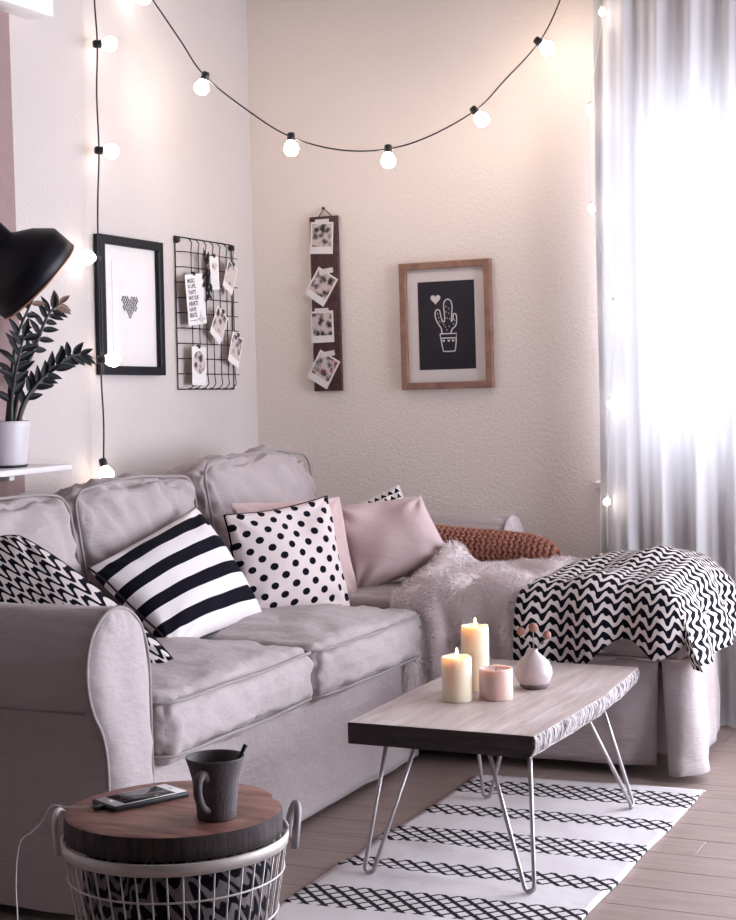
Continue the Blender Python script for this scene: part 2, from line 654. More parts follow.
def pillow(name, TL, TR, BR, BL, T, mat, label, seed=0, seam_mat=None, pinch=.05, n=30, group='throw pillows on the sofa', wr=.012, dent=0.0, back=.75):
    TL, TR, BR, BL = [np.asarray(p, float) for p in (TL, TR, BR, BL)]
    c = (TL + TR + BR + BL) / 4
    nm = np.cross(TR - TL + BR - BL, TL - BL + TR - BR)
    nm /= np.linalg.norm(nm)
    V, UV, F = [], [], []
    idx = {}
    for side in (1, -1):
        for j in range(n + 1):
            for i in range(n + 1):
                edge = i in (0, n) or j in (0, n)
                if side == -1 and edge:
                    idx[(side, i, j)] = idx[(1, i, j)]
                    continue
                a = math.sin((i / n - .5) * PI)
                b = math.sin((j / n - .5) * PI)
                u, v = (a + 1) / 2, (b + 1) / 2
                p = (1 - v) * ((1 - u) * BL + u * BR) + v * ((1 - u) * TL + u * TR)
                pull = pinch * ((1 - a * a) * abs(b) ** 3 + (1 - b * b) * abs(a) ** 3)
                p = p + (c - p) * pull
                th = T * max(0., (1 - a * a) * (1 - b * b)) ** .42
                if side == 1:
                    th -= dent * math.exp(-((a - .05) / .45) ** 2 - ((b - .75) / .5) ** 2) * max(0, 1 - b ** 6)
                w = wr * nz(p, 9, seed + side) * (1 - max(abs(a), abs(b)) ** 8)
                # creases running in from the corners
                rr = math.hypot(abs(a) - 1, abs(b) - 1)
                w += .5 * wr * math.sin(9 * math.atan2(1.001 - abs(b), 1.001 - abs(a)) + seed) * math.exp(-((rr - .35) / .3) ** 2)
                k = side * (1 if side == 1 else back)
                idx[(side, i, j)] = len(V)
                V.append(p + nm * (th * k + w))
                UV.append((u, v))
    for side in (1, -1):
        for j in range(n):
            for i in range(n):
                q = [idx[(side, i, j)], idx[(side, i + 1, j)], idx[(side, i + 1, j + 1)], idx[(side, i, j + 1)]]
                F.append(q if side == 1 else q[::-1])
    o = mk(name, V, F, mat, uv=UV)
    tag(o, label, 'pillow', group)
    loop = [idx[(1, i, 0)] for i in range(n)] + [idx[(1, n, j)] for j in range(n)] + [idx[(1, i, n)] for i in range(n, 0, -1)] + [idx[(1, 0, j)] for j in range(n, 0, -1)]
    sv, sf = tube([V[i] for i in loop], .0035, 6, True)
    mk('seam', sv, sf, seam_mat or mat, o, uv=np.zeros((len(sv), 2)))
    return o


def wallmat(side, a, z, off=0.0, rot=0.0):
    """frame on a wall: local x = right, y = up, z = out of the wall"""
    if side == 'left':
        R = Matrix(((0, 0, 1, XL + off), (1, 0, 0, a), (0, 1, 0, z), (0, 0, 0, 1)))
    else:
        R = Matrix(((1, 0, 0, a), (0, 0, -1, D - off), (0, 1, 0, z), (0, 0, 0, 1)))
    return R @ Matrix.Rotation(rot, 4, 'Z')


def wallthing(name, side, a, z, off, rot, label, cat, group=None):
    e = empty(name, (0, 0, 0), label, cat, group)
    e.matrix_world = wallmat(side, a, z, off, rot)
    return e


# ------------------------------------------------------------------ the room
def holed_wall(name, axis, pos, thick, lo, hi, holes):
    m = MB()
    rects = []
    for a0, a1, z0, z1 in holes:
        rects += [(lo, a0, 0, CZ), (a0, a1, 0, z0), (a0, a1, z1, CZ)]
        lo = a1
    rects.append((lo, hi, 0, CZ))
    for (u0, u1, w0, w1) in rects:
        if axis == 'y':
            m.add(*box_vf(u0, u1, pos, pos + thick, w0, w1))
        else:
            m.add(*box_vf(pos, pos + thick, u0, u1, w0, w1))
    V, F = m.get()
    return struct(mk(name, V, F, 'wall' if axis == 'y' else 'wall_dark', smooth=False))


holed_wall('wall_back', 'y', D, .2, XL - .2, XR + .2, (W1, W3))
holed_wall('wall_right', 'x', XR, .2, YF, D, (W2,))
struct(mk('wall_left', *box_vf(XL - .2, XL, YF, D, 0, CZ), 'wall_left_darkened', smooth=False))
struct(mk('wall_front', *box_vf(XL - .2, XR + .2, YF - .2, YF, 0, CZ), 'wall_dark', smooth=False))
struct(mk('ceiling', *box_vf(XL - .2, XR + .2, YF - .2, D + .2, CZ, CZ + .15), 'ceiling_darkened', smooth=False))
floor = struct(mk('floor', *box_vf(XL, XR, YF, D, -.08, -.011), 'under_floor', smooth=False))

# planks run along X
PW, PL = .142, 1.28
pv, pf = [], []
hx, hy, ch = PL / 2 - .0012, PW / 2 - .0010, .0007
ring = lambda x, y, z: [(-x, -y, z), (x, -y, z), (x, y, z), (-x, y, z)]
pv = ring(hx, hy, -.011) + ring(hx, hy, -ch) + ring(hx - ch, hy - ch, 0)
pf = [(4 * a + k, 4 * a + (k + 1) % 4, 4 * a + 4 + (k + 1) % 4, 4 * a + 4 + k) for a in (0, 1) for k in range(4)] + [(8, 9, 10, 11), (3, 2, 1, 0)]
plank0 = None
row = 0
y = YF + PW / 2
while y < D - .03:
    x = XL + PL / 2 - [0, .43, .86, .21, .64, 1.05][row % 6]
    while x < XR + PL / 2 - .01:
        x0, x1 = max(x - PL / 2, XL), min(x + PL / 2, XR)
        if x1 - x0 > .05:
            if plank0 is None:
                p = mk('floor_plank', pv, pf, 'plank', floor, smooth=False, local=True)
                plank0 = p
            else:
                p = plank0.copy()
                link(p, floor)
            p.location = Vector(((x0 + x1) / 2, min(y, D - PW / 2), 0)) - Vector(floor.location)
            p.scale = ((x1 - x0) / PL, 1, 1)
        x += PL
    y += PW
    row += 1

# skirting boards
struct(mk('baseboard_left', *bevbox(XL, XL + .015, YF, D, 0, .07, .003), 'trim_white'))
struct(mk('baseboard_back', *bevbox(XL + .015, XR, D - .015, D, 0, .07, .003), 'trim_white'))
# mauve pilaster and white lintel box on the left wall
struct(mk('trim_1', *bevbox(XL, XL + .03, 3.05, 4.035, .07, 2.37, .004), 'mauve_paint'))
lint = struct(mk('trim_2', *bevbox(XL, XL + .09, 3.00, 4.18, 2.378, 2.56, .004), 'trim_white'))
sc = lathe([(.0, 0), (.005, 0), (.005, .003), (.0, .0035)], 10)
scr = mk('screw', place(sc[0], (XL + .09, 4.12, 2.447), (0, PI / 2, 0)), sc[1], 'screw', lint)


def window(name, axis, hole, pos, panes, sill=False):
    a0, a1, z0, z1 = hole
    def bx(u0, u1, w0, w1, d0, d1, r=.004):
        return bevbox(u0, u1, pos + d0, pos + d1, w0, w1, r) if axis == 'y' else bevbox(pos + d0, pos + d1, u0, u1, w0, w1, r)
    m = MB()
    for q in ((a0, a0 + .055, z0, z1), (a1 - .055, a1, z0, z1), (a0 + .05, a1 - .05, z0, z0 + .055), (a0 + .05, a1 - .05, z1 - .055, z1)):
        m.add(*bx(*q, .08, .15))
    w = struct(mk(name, *m.get(), 'trim_white', smooth=False))
    wd = (a1 - a0 - .11) / panes
    for k in range(panes):
        u0, u1 = a0 + .055 + k * wd, a0 + .055 + (k + 1) * wd
        m = MB()
        for q in ((u0, u0 + .05, z0 + .055, z1 - .055), (u1 - .05, u1, z0 + .055, z1 - .055), (u0 + .045, u1 - .045, z0 + .055, z0 + .11), (u0 + .045, u1 - .045, z1 - .11, z1 - .055)):
            m.add(*bx(*q, .07, .13))
        s = mk('casement', *m.get(), 'trim_white', w, smooth=False)
        mk('pane', *bx(u0 + .045, u1 - .045, z0 + .105, z1 - .105, .098, .104, .001), 'glass', s, smooth=False)
    if sill:
        mk('window_sill', *bevbox(a0 - .04, a1 + .04, pos - .05, pos + .08, z0 - .03, z0, .006), 'trim_white', w)
    return w


window('window_1', 'y', W1, D, 1, True)
window('added_window_3', 'y', W3, D, 2)
window('added_window_2', 'x', W2, XR, 2)

# ------------------------------------------------------------------ sofa
sofa = empty('corner_sofa', (-2.4, 4.1, 0), 'grey-beige slipcovered corner sofa with rolled arms and a chaise at the wall', 'sofa')


def arm_profile(m=44):
    pts = [(0.0, .03), (0.0, .25), (0.0, .50), (.004, .60), (.03, .672), (.075, .712), (.125, .725), (.18, .712), (.225, .672), (.246, .61), (.243, .55), (.225, .50), (.195, .45), (.18, .38), (.178, .25), (.178, .03)]
    return catmull([(a, b, 0) for a, b in pts], 4)[:, :2]


def make_arm(yin, s, x0, x1, seed):
    pr = arm_profile()
    m = len(pr)
    c = np.array([.115, .5])
    nx = 46
    V, F = [], []
    for i in range(nx + 1):
        x = x0 + (x1 - x0) * i / nx
        d = x1 - x
        shr = .006 * math.exp(-d / .012)
        for k, (w, z) in enumerate(pr):
            dirv = np.array([w, z]) - c
            dirv = dirv / (np.linalg.norm(dirv) + 1e-9)
            dx = (nz((x, w * 3, z * 3), 6, seed) * .006 + -.0 + .008 * math.sin(k * 2.05 + 2 * nz((k * .3, x, 0), 3)) * math.exp(-d / .045) * (1 if z > .4 else .3))
            if i == 0:
                dx = 0
            q = np.array([w, z]) + dirv * (dx - shr)
            V.append((x, yin + s * q[0], q[1]))
    for i in range(nx):
        for k in range(m - 1):
            a = i * m + k
            q = (a, a + 1, a + 1 + m, a + m)
            F.append(q if s < 0 else q[::-1])
    F.append(tuple(range(m)) if s > 0 else tuple(range(m))[::-1])
    arm = mk('armrest', V, F, 'sofa', sofa)
    # front panel, slightly padded
    ka = int(np.argmax(pr[:, 1]))
    inner, outer = pr[:ka + 1], pr[ka:][::-1]
    nw, nh = 16, 56
    PV, PF = [], []
    for j in range(nh + 1):
        z = .03 + (.7245 - .03) * math.sin(j / nh * PI / 2)
        wl = float(np.interp(z, inner[:, 1], inner[:, 0])) + .002
        wr_ = float(np.interp(z, outer[:, 1], outer[:, 0])) - .002
        for k in range(nw + 1):
            c_ = -math.cos(PI * k / nw)
            w = (wl + wr_) / 2 + (wr_ - wl) / 2 * c_
            ed = min((1 - abs(c_)) * (wr_ - wl) / 2, .725 - z)
            pf_ = 1 - math.exp(-ed / .018)
            px = x1 + pf_ * (.020 + .006 * nz((w * 4, z * 3, 0), 4, seed + 3))
            px += pf_ * (.010 * math.exp(-((z - .36 + .5 * (w - .1)) / .022) ** 2) + .008 * math.exp(-((z - .27 + .45 * (w - .1)) / .018) ** 2))
            px += .004 * math.sin(w * 150 + 2) * math.exp(-((.725 - z) / .10) ** 2) * pf_
            PV.append((px, yin + s * w, z))
    for j in range(nh):
        for k in range(nw):
            a = j * (nw + 1) + k
            q = (a, a + 1, a + nw + 2, a + nw + 1)
            PF.append(q if s > 0 else q[::-1])
    mk('arm_front', PV, PF, 'sofa', sofa)
    tv, tf = tube([(x1 + .003, yin + s * w, z) for (w, z) in pr], .0045, 6)
    mk('piping', tv, tf, 'sofa_piping', arm)
    # seam under the roll on the outer side
    tv, tf = tube([(x0 + (x1 - .02 - x0) * i / 20, yin + s * .2275, .502) for i in range(21)], .0022, 5)
    mk('seam', tv, tf, 'sofa_piping', arm)


make_arm(3.11, -1, -3.0, -2.035, 1)
make_arm(5.315, 1, -3.0, -1.985, 2)

# back frame
V, F = cushion((.17, 2.16, .82), .05, (0, 0, 0), 16, .004, 3, 0)
mk('back_frame', place(V, (-2.945, 4.21, .44)), F, 'sofa', sofa)
# sofa base with a skirt on the open side
def skirt_fn(x_, y0, y1, ztop, zbot, seed):
    def f(u, v):
        y = y0 + (y1 - y0) * u
        z = ztop + (zbot - ztop) * v
        x = x_ + .020 * v + .010 * nz((y * 2.2, v * .8, 0), 2.2, seed) * (.3 + v) + .006 * nz((y, v * .3, 1), 9, seed) * v
        return (x, y, z), (u, v)
    return f
V, F = bevbox(-2.87, -2.07, 3.112, 4.70, .05, .325, .015)
mk('seat_base', V, F, 'sofa', sofa)
V, F, UV, _, _ = sheet(skirt_fn(-2.052, 3.115, 4.66, .335, .018, 4), 60, 14, .006)
mk('skirt', V, F, 'sofa', sofa)
# chaise base + skirt with a split corner pleat
V, F = bevbox(-2.06, -1.22, 4.735, 5.29, .06, .335, .015)
mk('chaise_base', V, F, 'sofa', sofa)


def chaise_front(u, v):
    x = -2.03 + (-1.256 + 2.03) * u
    z = .365 + (.035 - .365) * v
    y = 4.700 - .020 * v + .009 * nz((x * 2.4, v * .7, 3), 2.4, 6) * (.3 + v) + .030 * max(0, u - .86) / .14 * v
    return (x + .012 * u * v * -1, y, z), (u, v)


V, F, UV, _, _ = sheet(chaise_front, 50, 16, .006)
mk('skirt', V[:, :], F, 'sofa', sofa)


def chaise_end(u, v):
    # wraps the corner: starts on the front face, runs round to the short end
    L = .085 + .58
    s = u * L
    flare = .055 * v ** 1.6 * math.exp(-((s - .06) / .10) ** 2) + .008 * v
    if s < .06:
        x, y = -1.245 + s, 4.700
        nx_, ny_ = .25, -1
    elif s < .11:
        th = (s - .06) / .05 * PI / 2
        x, y = -1.185 + .03 * math.sin(th), 4.700 + .03 * (1 - math.cos(th))
        nx_, ny_ = math.sin(th), -math.cos(th)
    else:
        x, y = -1.155 - .10 * (s - .11), 4.73 + (s - .11)
        nx_, ny_ = 1, 0
    z = .372 + (.028 - .372) * v - .006 * math.exp(-(s / .05) ** 2) * v
    wv = .007 * math.sin(s * 26 + 1.0) * v + .008 * nz((s * 3, v, 7), 3, 9)
    g = flare + wv
    return (x + nx_ * g + .02 * v * math.exp(-(s / .05) ** 2), y + ny_ * g, z), (u, v)


V, F, UV, _, _ = sheet(chaise_end, 60, 18, .006)
mk('corner_skirt', V, F, 'sofa', sofa)

# seat cushions
def seat(xc, yc, sx, sy, zc, sz, seed, puff=.045):
    V, F = cushion((sx, sy, sz), .045, (.012, .004, puff), 38, .006, seed, .016)
    V = place(V, (xc, yc, zc))
    V[:, 2] = np.maximum(V[:, 2], .326)
    c = mk('seat_cushion', V, F, 'sofa', sofa)
    for zz, k in ((sz / 2 - .012, 1), (-sz / 2 + .016, -1)):
        lp = rrect(sx / 2 - .004, sy / 2 - .002, .05, 5)
        pts = [(p[0] + xc + .010 * (1 - (p[1] / (sy / 2)) ** 2) * (p[0] > sx / 2 - .03), p[1] + yc, zc + zz + .004 * nz((p[0], p[1], 0), 6, seed)) for p in lp]
        tv, tf = tube(pts, .0042, 6, True)
        mk('piping', tv, tf, 'sofa_piping', c)
    return c


seat(-2.335, 3.505, .68, .775, .415, .155, 11)
seat(-2.335, 4.275, .68, .745, .410, .155, 12)
seat(-1.885, 4.985, 1.47, .625, .425, .145, 13, .05)


# back cushions
def backc(yc, zc, sy, sz, seed, lean, xc=-2.765, rx=0.0):
    V, F = cushion((.21, sy, sz), .055, (.055, .0, .018), 40, .014, seed, .026)
    for i in range(len(V)):      # slumped top, pulled creases
        k = max(0, V[i, 2] / (sz / 2))
        V[i, 2] -= .02 * k * (V[i, 1] / (sy / 2)) ** 2 + .010 * k * nz((V[i, 1], 0, 0), 5, seed)
        V[i, 0] += .006 * math.sin(V[i, 1] * 55 + V[i, 2] * 30 + 3 * nz(V[i], 4, seed)) * (abs(V[i, 2]) / (sz / 2)) ** 2 * (V[i, 0] > .05)
    W = place(V, (xc, yc, zc), (rx, -lean, 0))
    c = mk('back_cushion', W, F, 'sofa', sofa)
    for xx in (.094,):
        lp = rrect(sy / 2 - .006, sz / 2 - .006, .05, 5)
        pts = []
        for p in lp:
            k = max(0, p[1] / (sz / 2))
            zz = p[1] - .02 * k * (p[0] / (sy / 2)) ** 2 - .010 * k * nz((p[0], 0, 0), 5, seed) + .010 * (p[1] > sz / 2 - .04) * (1 - (p[0] / (sy / 2)) ** 2)
            pts.append((xx + .004, p[0], zz))
        tv, tf = tube(place(pts, (xc, yc, zc), (rx, -lean, 0)), .0045, 6, True)
        mk('piping', tv, tf, 'sofa_piping', c)


backc(3.435, .685, .63, .46, 21, .17)
backc(4.09, .70, .66, .46, 22, .15)
backc(4.875, .715, .76, .50, 23, .16, -2.77)

# ------------------------------------------------------------------ throw pillows
pillow('throw_pillow', (-2.60, 3.69, .715), (-2.60, 4.27, .838), (-2.37, 4.27, .505), (-2.34, 3.70, .50), .085, 'stripe',
       'black and white broad-striped pillow leaning on the middle back cushion', 31, 'black_plastic', .04)
pillow('throw_pillow', (-2.50, 4.27, .815), (-2.35, 4.68, .845), (-2.235, 4.60, .49), (-2.46, 4.26, .485), .085, 'polka',
       'off-white pillow with black polka dots', 32, None, .075, dent=.02)
pillow('throw_pillow', (-2.57, 4.44, .835), (-2.40, 4.87, .825), (-2.30, 4.80, .49), (-2.50, 4.42, .49), .06, 'pink_frill',
       'blush pink pillow mostly hidden behind the polka dot pillow', 33, None, .04)
pillow('throw_pillow', (-2.46, 4.90, .79), (-2.165, 5.03, .82), (-2.06, 5.05, .61), (-2.335, 4.85, .49), .085, 'pink',
       'plain blush pink pillow tilted beside the knitted throw', 34, None, .04, dent=.025, wr=.02)
pillow('throw_pillow', (-2.58, 5.00, .715), (-2.32, 5.19, .845), (-2.20, 5.20, .60), (-2.48, 5.00, .545), .035, 'triangles',
       'pillow with small black triangles peeking out behind the pink one', 35, None, .04)
pillow('throw_pillow', (-2.64, 3.22, .735), (-2.57, 3.35, .838), (-2.17, 3.44, .515), (-2.40, 3.28, .47), .06, 'wave',
       'pillow with black and white wavy pattern behind the near armrest', 36, None, -.22)

# ------------------------------------------------------------------ knitted throw roll
KC = np.array([-2.005, 5.225, .612])


def knit_surf(s, th, out=0.0):
    L = .27
    x = s * L
    e = max(0., 1 - abs(s) ** 7) ** .5
    ry, rz = .062 * e + out, .072 * e + out
    sag = .012 * math.sin(s * 3.0)
    return np.array([KC[0] + x, KC[1] + ry * math.cos(th), KC[2] + rz * math.sin(th) - .028 * s + sag * .4])


V, F = [], []
nu, nv_ = 36, 24
for i in range(nu + 1):
    for k in range(nv_):
        V.append(knit_surf(-1 + 2 * i / nu, 2 * PI * k / nv_, -.006))
for i in range(nu):
    for k in range(nv_):
        l = (k + 1) % nv_
        F.append((i * nv_ + k, i * nv_ + l, (i + 1) * nv_ + l, (i + 1) * nv_ + k))
plain('knit_yarn', (.31, .125, .085), .95, .3, 60, .6, .003)
knit = mk('knitted_throw', V, F, 'knit_yarn')
tag(knit, 'rolled chunky-knit rust brown throw lying along the far armrest', 'throw')
sv, sf = lathe([(0, -1), (.55, -.8), (.9, -.35), (1, 0), (.9, .35), (.55, .8), (0, 1)], 7)
m = MB()
NS, NR = 26, 18
for i in range(NS):
    s = -.985 + 1.97 * (i + .5) / NS
    for k in range(NR):
        th = 2 * PI * (k + .5 * 0) / NR
        for sg in (-1, 1):
            p = knit_surf(s, th + sg * .07, .002)
            tx = knit_surf(min(1, s + .02), th, .002) - knit_surf(max(-1, s - .02), th, .002)
            tx /= np.linalg.norm(tx) + 1e-9
            tt = knit_surf(s, th + .05, .002) - knit_surf(s, th - .05, .002)
            tt /= np.linalg.norm(tt) + 1e-9
            nn = np.cross(tx, tt)
            ax = tx * .80 + tt * sg * .60
            b = np.cross(nn, ax)
            sc_ = .0145
            Vp = sv[:, 2:3] * ax * sc_ + sv[:, 0:1] * b * .0075 + sv[:, 1:2] * nn * .0085
            m.add(Vp + p, sf)
st = mk('stitches', *m.get(), 'knit_yarn', knit)
st['kind'] = 'stuff'

# ------------------------------------------------------------------ fur blanket
def fur_fn(u, v):
    b = v * .93                               # metres along the cloth
    yback = 5.14
    R = .05
    ye = 4.70
    flat = yback - ye
    ztop = .555
    if b < flat:
        y, z = yback - b, ztop
        hang = 0.
    elif b < flat + R * PI / 2:
        th = (b - flat) / R
        y, z = ye - R * math.sin(th), ztop - R * (1 - math.cos(th))
        hang = .1
    else:
        e = b - flat - R * PI / 2
        y, z = ye - R - .02 * e, ztop - R - e
        hang = min(1, .1 + e / .1)
    x = -2.12 + (.50) * u + (.10 * (1 - u)) * hang + .05 * hang * (u - .5)
    # bunched folds
    f1 = nz((x * 1.0, y * .8, z * .4), 5.5, 41)
    f2 = nz((x, y, z * .5), 12, 42)
    ridge = .030 * math.sin(u * 24 + 2.2 * f1 + 1.2 * v) 
    if hang > 0:
        y -= hang * (.016 + ridge * .55 + .012 * f1) + .045 * hang * max(0, .25 - u) / .25
    top = 1 - hang
    z += top * (.030 * f1 + .014 * f2 + .010 * math.sin(u * 14 + v * 6) + .02)
    z += top * .085 * math.exp(-((x + 2.05) / .07) ** 2 - ((y - 5.03) / .09) ** 2)
    z += top * .03 * math.exp(-((x + 1.70) / .12) ** 2 - ((y - 5.0) / .1) ** 2)
    if u < .15 and hang < .2:
        z -= (1 - u / .15) * .02
    return (x, y, z), (u, v)


V, F, UV, P, N = sheet(fur_fn, 70, 90, .012)
fur = mk('fur_blanket', V, F, 'fur', uv=UV)
tag(fur, 'pale pinkish-grey faux fur blanket draped over the chaise', 'blanket')
rng = np.random.default_rng(5)
nb = 26000
ii = rng.uniform(0, P.shape[1] - 1.001, nb)
jj = rng.uniform(0, P.shape[0] - 1.001, nb)
i0, j0 = ii.astype(int), jj.astype(int)
fi, fj = (ii - i0)[:, None], (jj - j0)[:, None]
pos = (P[j0, i0] * (1 - fi) + P[j0, i0 + 1] * fi) * (1 - fj) + (P[j0 + 1, i0] * (1 - fi) + P[j0 + 1, i0 + 1] * fi) * fj
nrm = N[j0, i0]
nrm = np.where((nrm @ np.array([0, -.5, 1.]))[:, None] > 0, nrm, -nrm)
comb = np.array([noise.noise_vector(Vector(p * 14.0)) for p in pos]) * 1.1
dirn = nrm * .8 + comb + np.array([0, -.25, -.35])
dirn /= np.linalg.norm(dirn, axis=1)[:, None]
side = np.cross(dirn, rng.normal(size=(nb, 3)))
side /= np.linalg.norm(side, axis=1)[:, None]
L = rng.uniform(.010, .022, nb)[:, None]
b0 = pos + nrm * .005
A = np.stack([b0 - side * .0011, b0 + side * .0011, b0 + dirn * L], 1).reshape(-1, 3)
fp = mk('fur_pile', A, np.arange(nb * 3).reshape(-1, 3), 'fur', fur, smooth=False)
fp['kind'] = 'stuff'

# ------------------------------------------------------------------ zigzag throw
def drop(d, R):
    """distance past the edge start -> (horizontal, drop)"""
    if d <= 0:
        return d, 0.
    if d < R * PI / 2:
        return R * math.sin(d / R), R * (1 - math.cos(d / R))
    return R + .05 * (d - R * PI / 2), R + (d - R * PI / 2)


def throw_fn(u, v):
    X0 = -1.672
    xe, ye = .395, .55                          # where the cloth starts to fall over the end / the front
    Rf, Re = .12, .12
    a = u * (xe + Re * PI / 2 + .13)
    xx = X0 + a
    hem = .185 - .135 * math.exp(-((xx + 1.33) / .12) ** 2) - .16 * min(1., max(0., (xx + 1.24) / .14))
    b = v * (ye + Rf * PI / 2 + hem)
    hy_, dy_ = drop(b - ye, Rf)
    hx_, dx_ = drop(a - xe, Re)
    hx_ += .22 * max(0., dx_ - Re)
    x = X0 + xe + hx_
    y = 5.272 - ye - hy_
    dt = (dx_ ** 4 + dy_ ** 4) ** .25
    onT = math.exp(-dt / .08)
    z = .605 - dt
    z += .050 * math.exp(-((y - 5.04) / .20) ** 2 - ((x + 1.33) / .22) ** 2)
    z -= .035 * max(0, 1 - a / .14) ** 2 * onT
    z += .012 * nz((x, y, 0), 8, 51) * onT + .006 * math.sin(a * 34 + b * 12) * onT
    hang = min(1, dy_ / .12)
    y -= hang * (.014 * math.sin(a * 30 + .6) + .016 * nz((a, b, 0), 7, 52) + .014)
    hang2 = min(1, dx_ / .12)
    x += hang2 * (.014 * math.sin(b * 26) + .016 * nz((a, b, 3), 7, 53) + .014)
    return (x, y, z), (a, b)


V, F, UV, P, N = sheet(throw_fn, 110, 100, .002, False)
thr = mk('zigzag_throw', V, F, 'zigzag', uv=UV)
tag(thr, 'black and white zigzag woven throw draped over the chaise end', 'throw')

# ------------------------------------------------------------------ coffee table
tb = empty('coffee_table', (-1.5, 4.06, 0), 'live-edge wooden slab coffee table on steel hairpin legs', 'table')
yy = np.linspace(3.578, 4.535, 40)


def xr(y):
    t_ = (y - 3.578) / .957
    return -1.256 + .018 * math.sin(t_ * PI) - .010 * t_ + .006 * nz((y, 0, 0), 9, 61) + .007 * math.exp(-((y - 4.12) / .05) ** 2)


def xl(y):
    return -1.752 - .010 * math.sin((y - 3.578) * 3) + .004 * nz((y, 1, 0), 9, 62)


ZT, ZB = .365, .311
V, F = [], []
nx = 12
for zz in (ZT, ZB):
    for y in yy:
        for i in range(nx + 1):
            f = i / nx
            V.append((xl(y) + (xr(y) - .003 - (.012 if zz == ZB else 0) - xl(y)) * f, y, zz))
w = nx + 1
n1 = len(yy) * w
for j in range(len(yy) - 1):
    for i in range(nx):
        q = (j * w + i, j * w + i + 1, (j + 1) * w + i + 1, (j + 1) * w + i)
        F.append(q)
        F.append(tuple(k + n1 for k in q[::-1]))
for j in range(len(yy) - 1):
    a = j * w
    F.append((a, a + w, a + w + n1, a + n1))
    a = j * w + nx
    F.append((a + w, a, a + n1, a + w + n1))
slab = mk('table_top', V, F, 'table_wood', tb, smooth=False)
for jj_, nm in ((0, 'end_grain'), (len(yy) - 1, 'end_grain')):
    y = yy[jj_]
    s_ = -1 if jj_ == 0 else 1
    EV, EF = [], []
    for k in range(5):
        for i in range(25):
            f = i / 24
            zz = ZB + (ZT - ZB) * k / 4
            EV.append((xl(y) + (xr(y) - .003 - .012 * (1 - k / 4) - xl(y)) * f, y + s_ * (.002 + .0015 * nz((f * 20, zz * 60, 0), 1, 5)), zz - (.0008 if k == 4 else 0)))
    for k in range(4):
        for i in range(24):
            q = (k * 25 + i, k * 25 + i + 1, (k + 1) * 25 + i + 1, (k + 1) * 25 + i)
            EF.append(q if s_ < 0 else q[::-1])
    mk(nm, EV, EF, 'table_end', slab)
# bark
BV, BF = [], []
ny, nzv = 260, 6
for j in range(ny + 1):
    y = 3.576 + .961 * j / ny
    for k in range(nzv + 1):
        f = k / nzv
        rid = .0035 * nz((y * 1.0, f * .25, 0), 70, 63) + .003 * nz((y, f * .5, 0), 22, 64)
        bulge = .006 * math.sin(f * PI)
        BV.append((xr(y) - .012 * (1 - f) + bulge + rid - (.004 if k in (0, nzv) else 0), y, ZB + .0005 + (ZT - ZB - .001) * f))
for j in range(ny):
    for k in range(nzv):
        a = j * (nzv + 1) + k
        BF.append((a, a + nzv + 1, a + nzv + 2, a + 1))
mk('bark_edge', BV, BF, 'bark', slab)


def hairpin(foot, t1, t2):
    f, a, b = [np.array(p, float) for p in (foot, t1, t2)]
    r = .0055
    f = f + np.array([0, 0, .012 + r])
    side = (b - a) / np.linalg.norm(b - a)
    k = .012
    pts = [a, a + (f - side * k - a) * .5, f - side * k]
    for th in np.linspace(0, PI, 9)[1:-1]:
        pts.append(f - side * k * math.cos(th) + np.array([0, 0, -k]) * math.sin(th))
    pts += [f + side * k, b + (f + side * k - b) * .5, b]
    leg = mk('leg', *tube(pts, r, 8), 'steel', tb)
    c = (a + b) / 2
    mk('mounting_plate', *bevbox(c[0] - .026, c[0] + .026, c[1] - .022, c[1] + .022, ZB - .003, ZB, .001), 'steel', leg)


hairpin((-1.251, 3.500, .009), (-1.386, 3.605, ZB), (-1.288, 3.625, ZB))
hairpin((-1.664, 3.500, .009), (-1.660, 3.605, ZB), (-1.590, 3.63, ZB))
hairpin((-1.230, 4.300, .009), (-1.292, 4.09, ZB), (-1.290, 4.23, ZB))
hairpin((-1.647, 4.262, .009), (-1.660, 4.20, ZB), (-1.535, 4.20, ZB))

# ------------------------------------------------------------------ candles
def candle(x, y, r, h, lit, label, mat='wax', seed=0):
    e = empty('pillar_candle', (x, y, ZT), label, 'candle', 'pillar candles on the coffee table')
    dip = .014 if lit else .010
    prof = [(0.0, 0), (r * .96, 0), (r, .003), (r, h * .35), (r * 1.005, h * .7), (r, h - .004), (r * .96, h), (r * .88, h - .002), (r * .8, h - dip * .6), (r * .5, h - dip), (0.0, h - dip)]
    V, F = lathe(prof, 40, (x, y, ZT))
    for i in range(len(V)):
        if V[i, 2] > ZT + h * .9:
            V[i, 2] += .003 * nz((V[i, 0] * 40, V[i, 1] * 40, seed), 1)
    mk('wax', V, F, mat, e)
    zt = ZT + h - dip
    mk('wick', *tube([(x, y, zt - .002), (x + .001, y, zt + .006), (x + .002, y, zt + .012)], .0012, 6), 'wick', e)
    if lit:
        fp_ = [(0, 0), (.0035, .003), (.0048, .008), (.0042, .014), (.0024, .021), (.0008, .027), (0, .029)]
        mk('flame', *lathe(fp_, 14, (x + .0015, y, zt + .008)), 'flame', e)


candle(-1.592, 3.915, .040, .119, True, 'medium lit cream pillar candle nearest the table front', seed=1)
candle(-1.597, 4.065, .038, .178, True, 'tallest lit cream pillar candle at the back of the trio', seed=2)
candle(-1.503, 3.972, .045, .083, False, 'short unlit pinkish pillar candle beside the round vase', 'wax_short', 3)

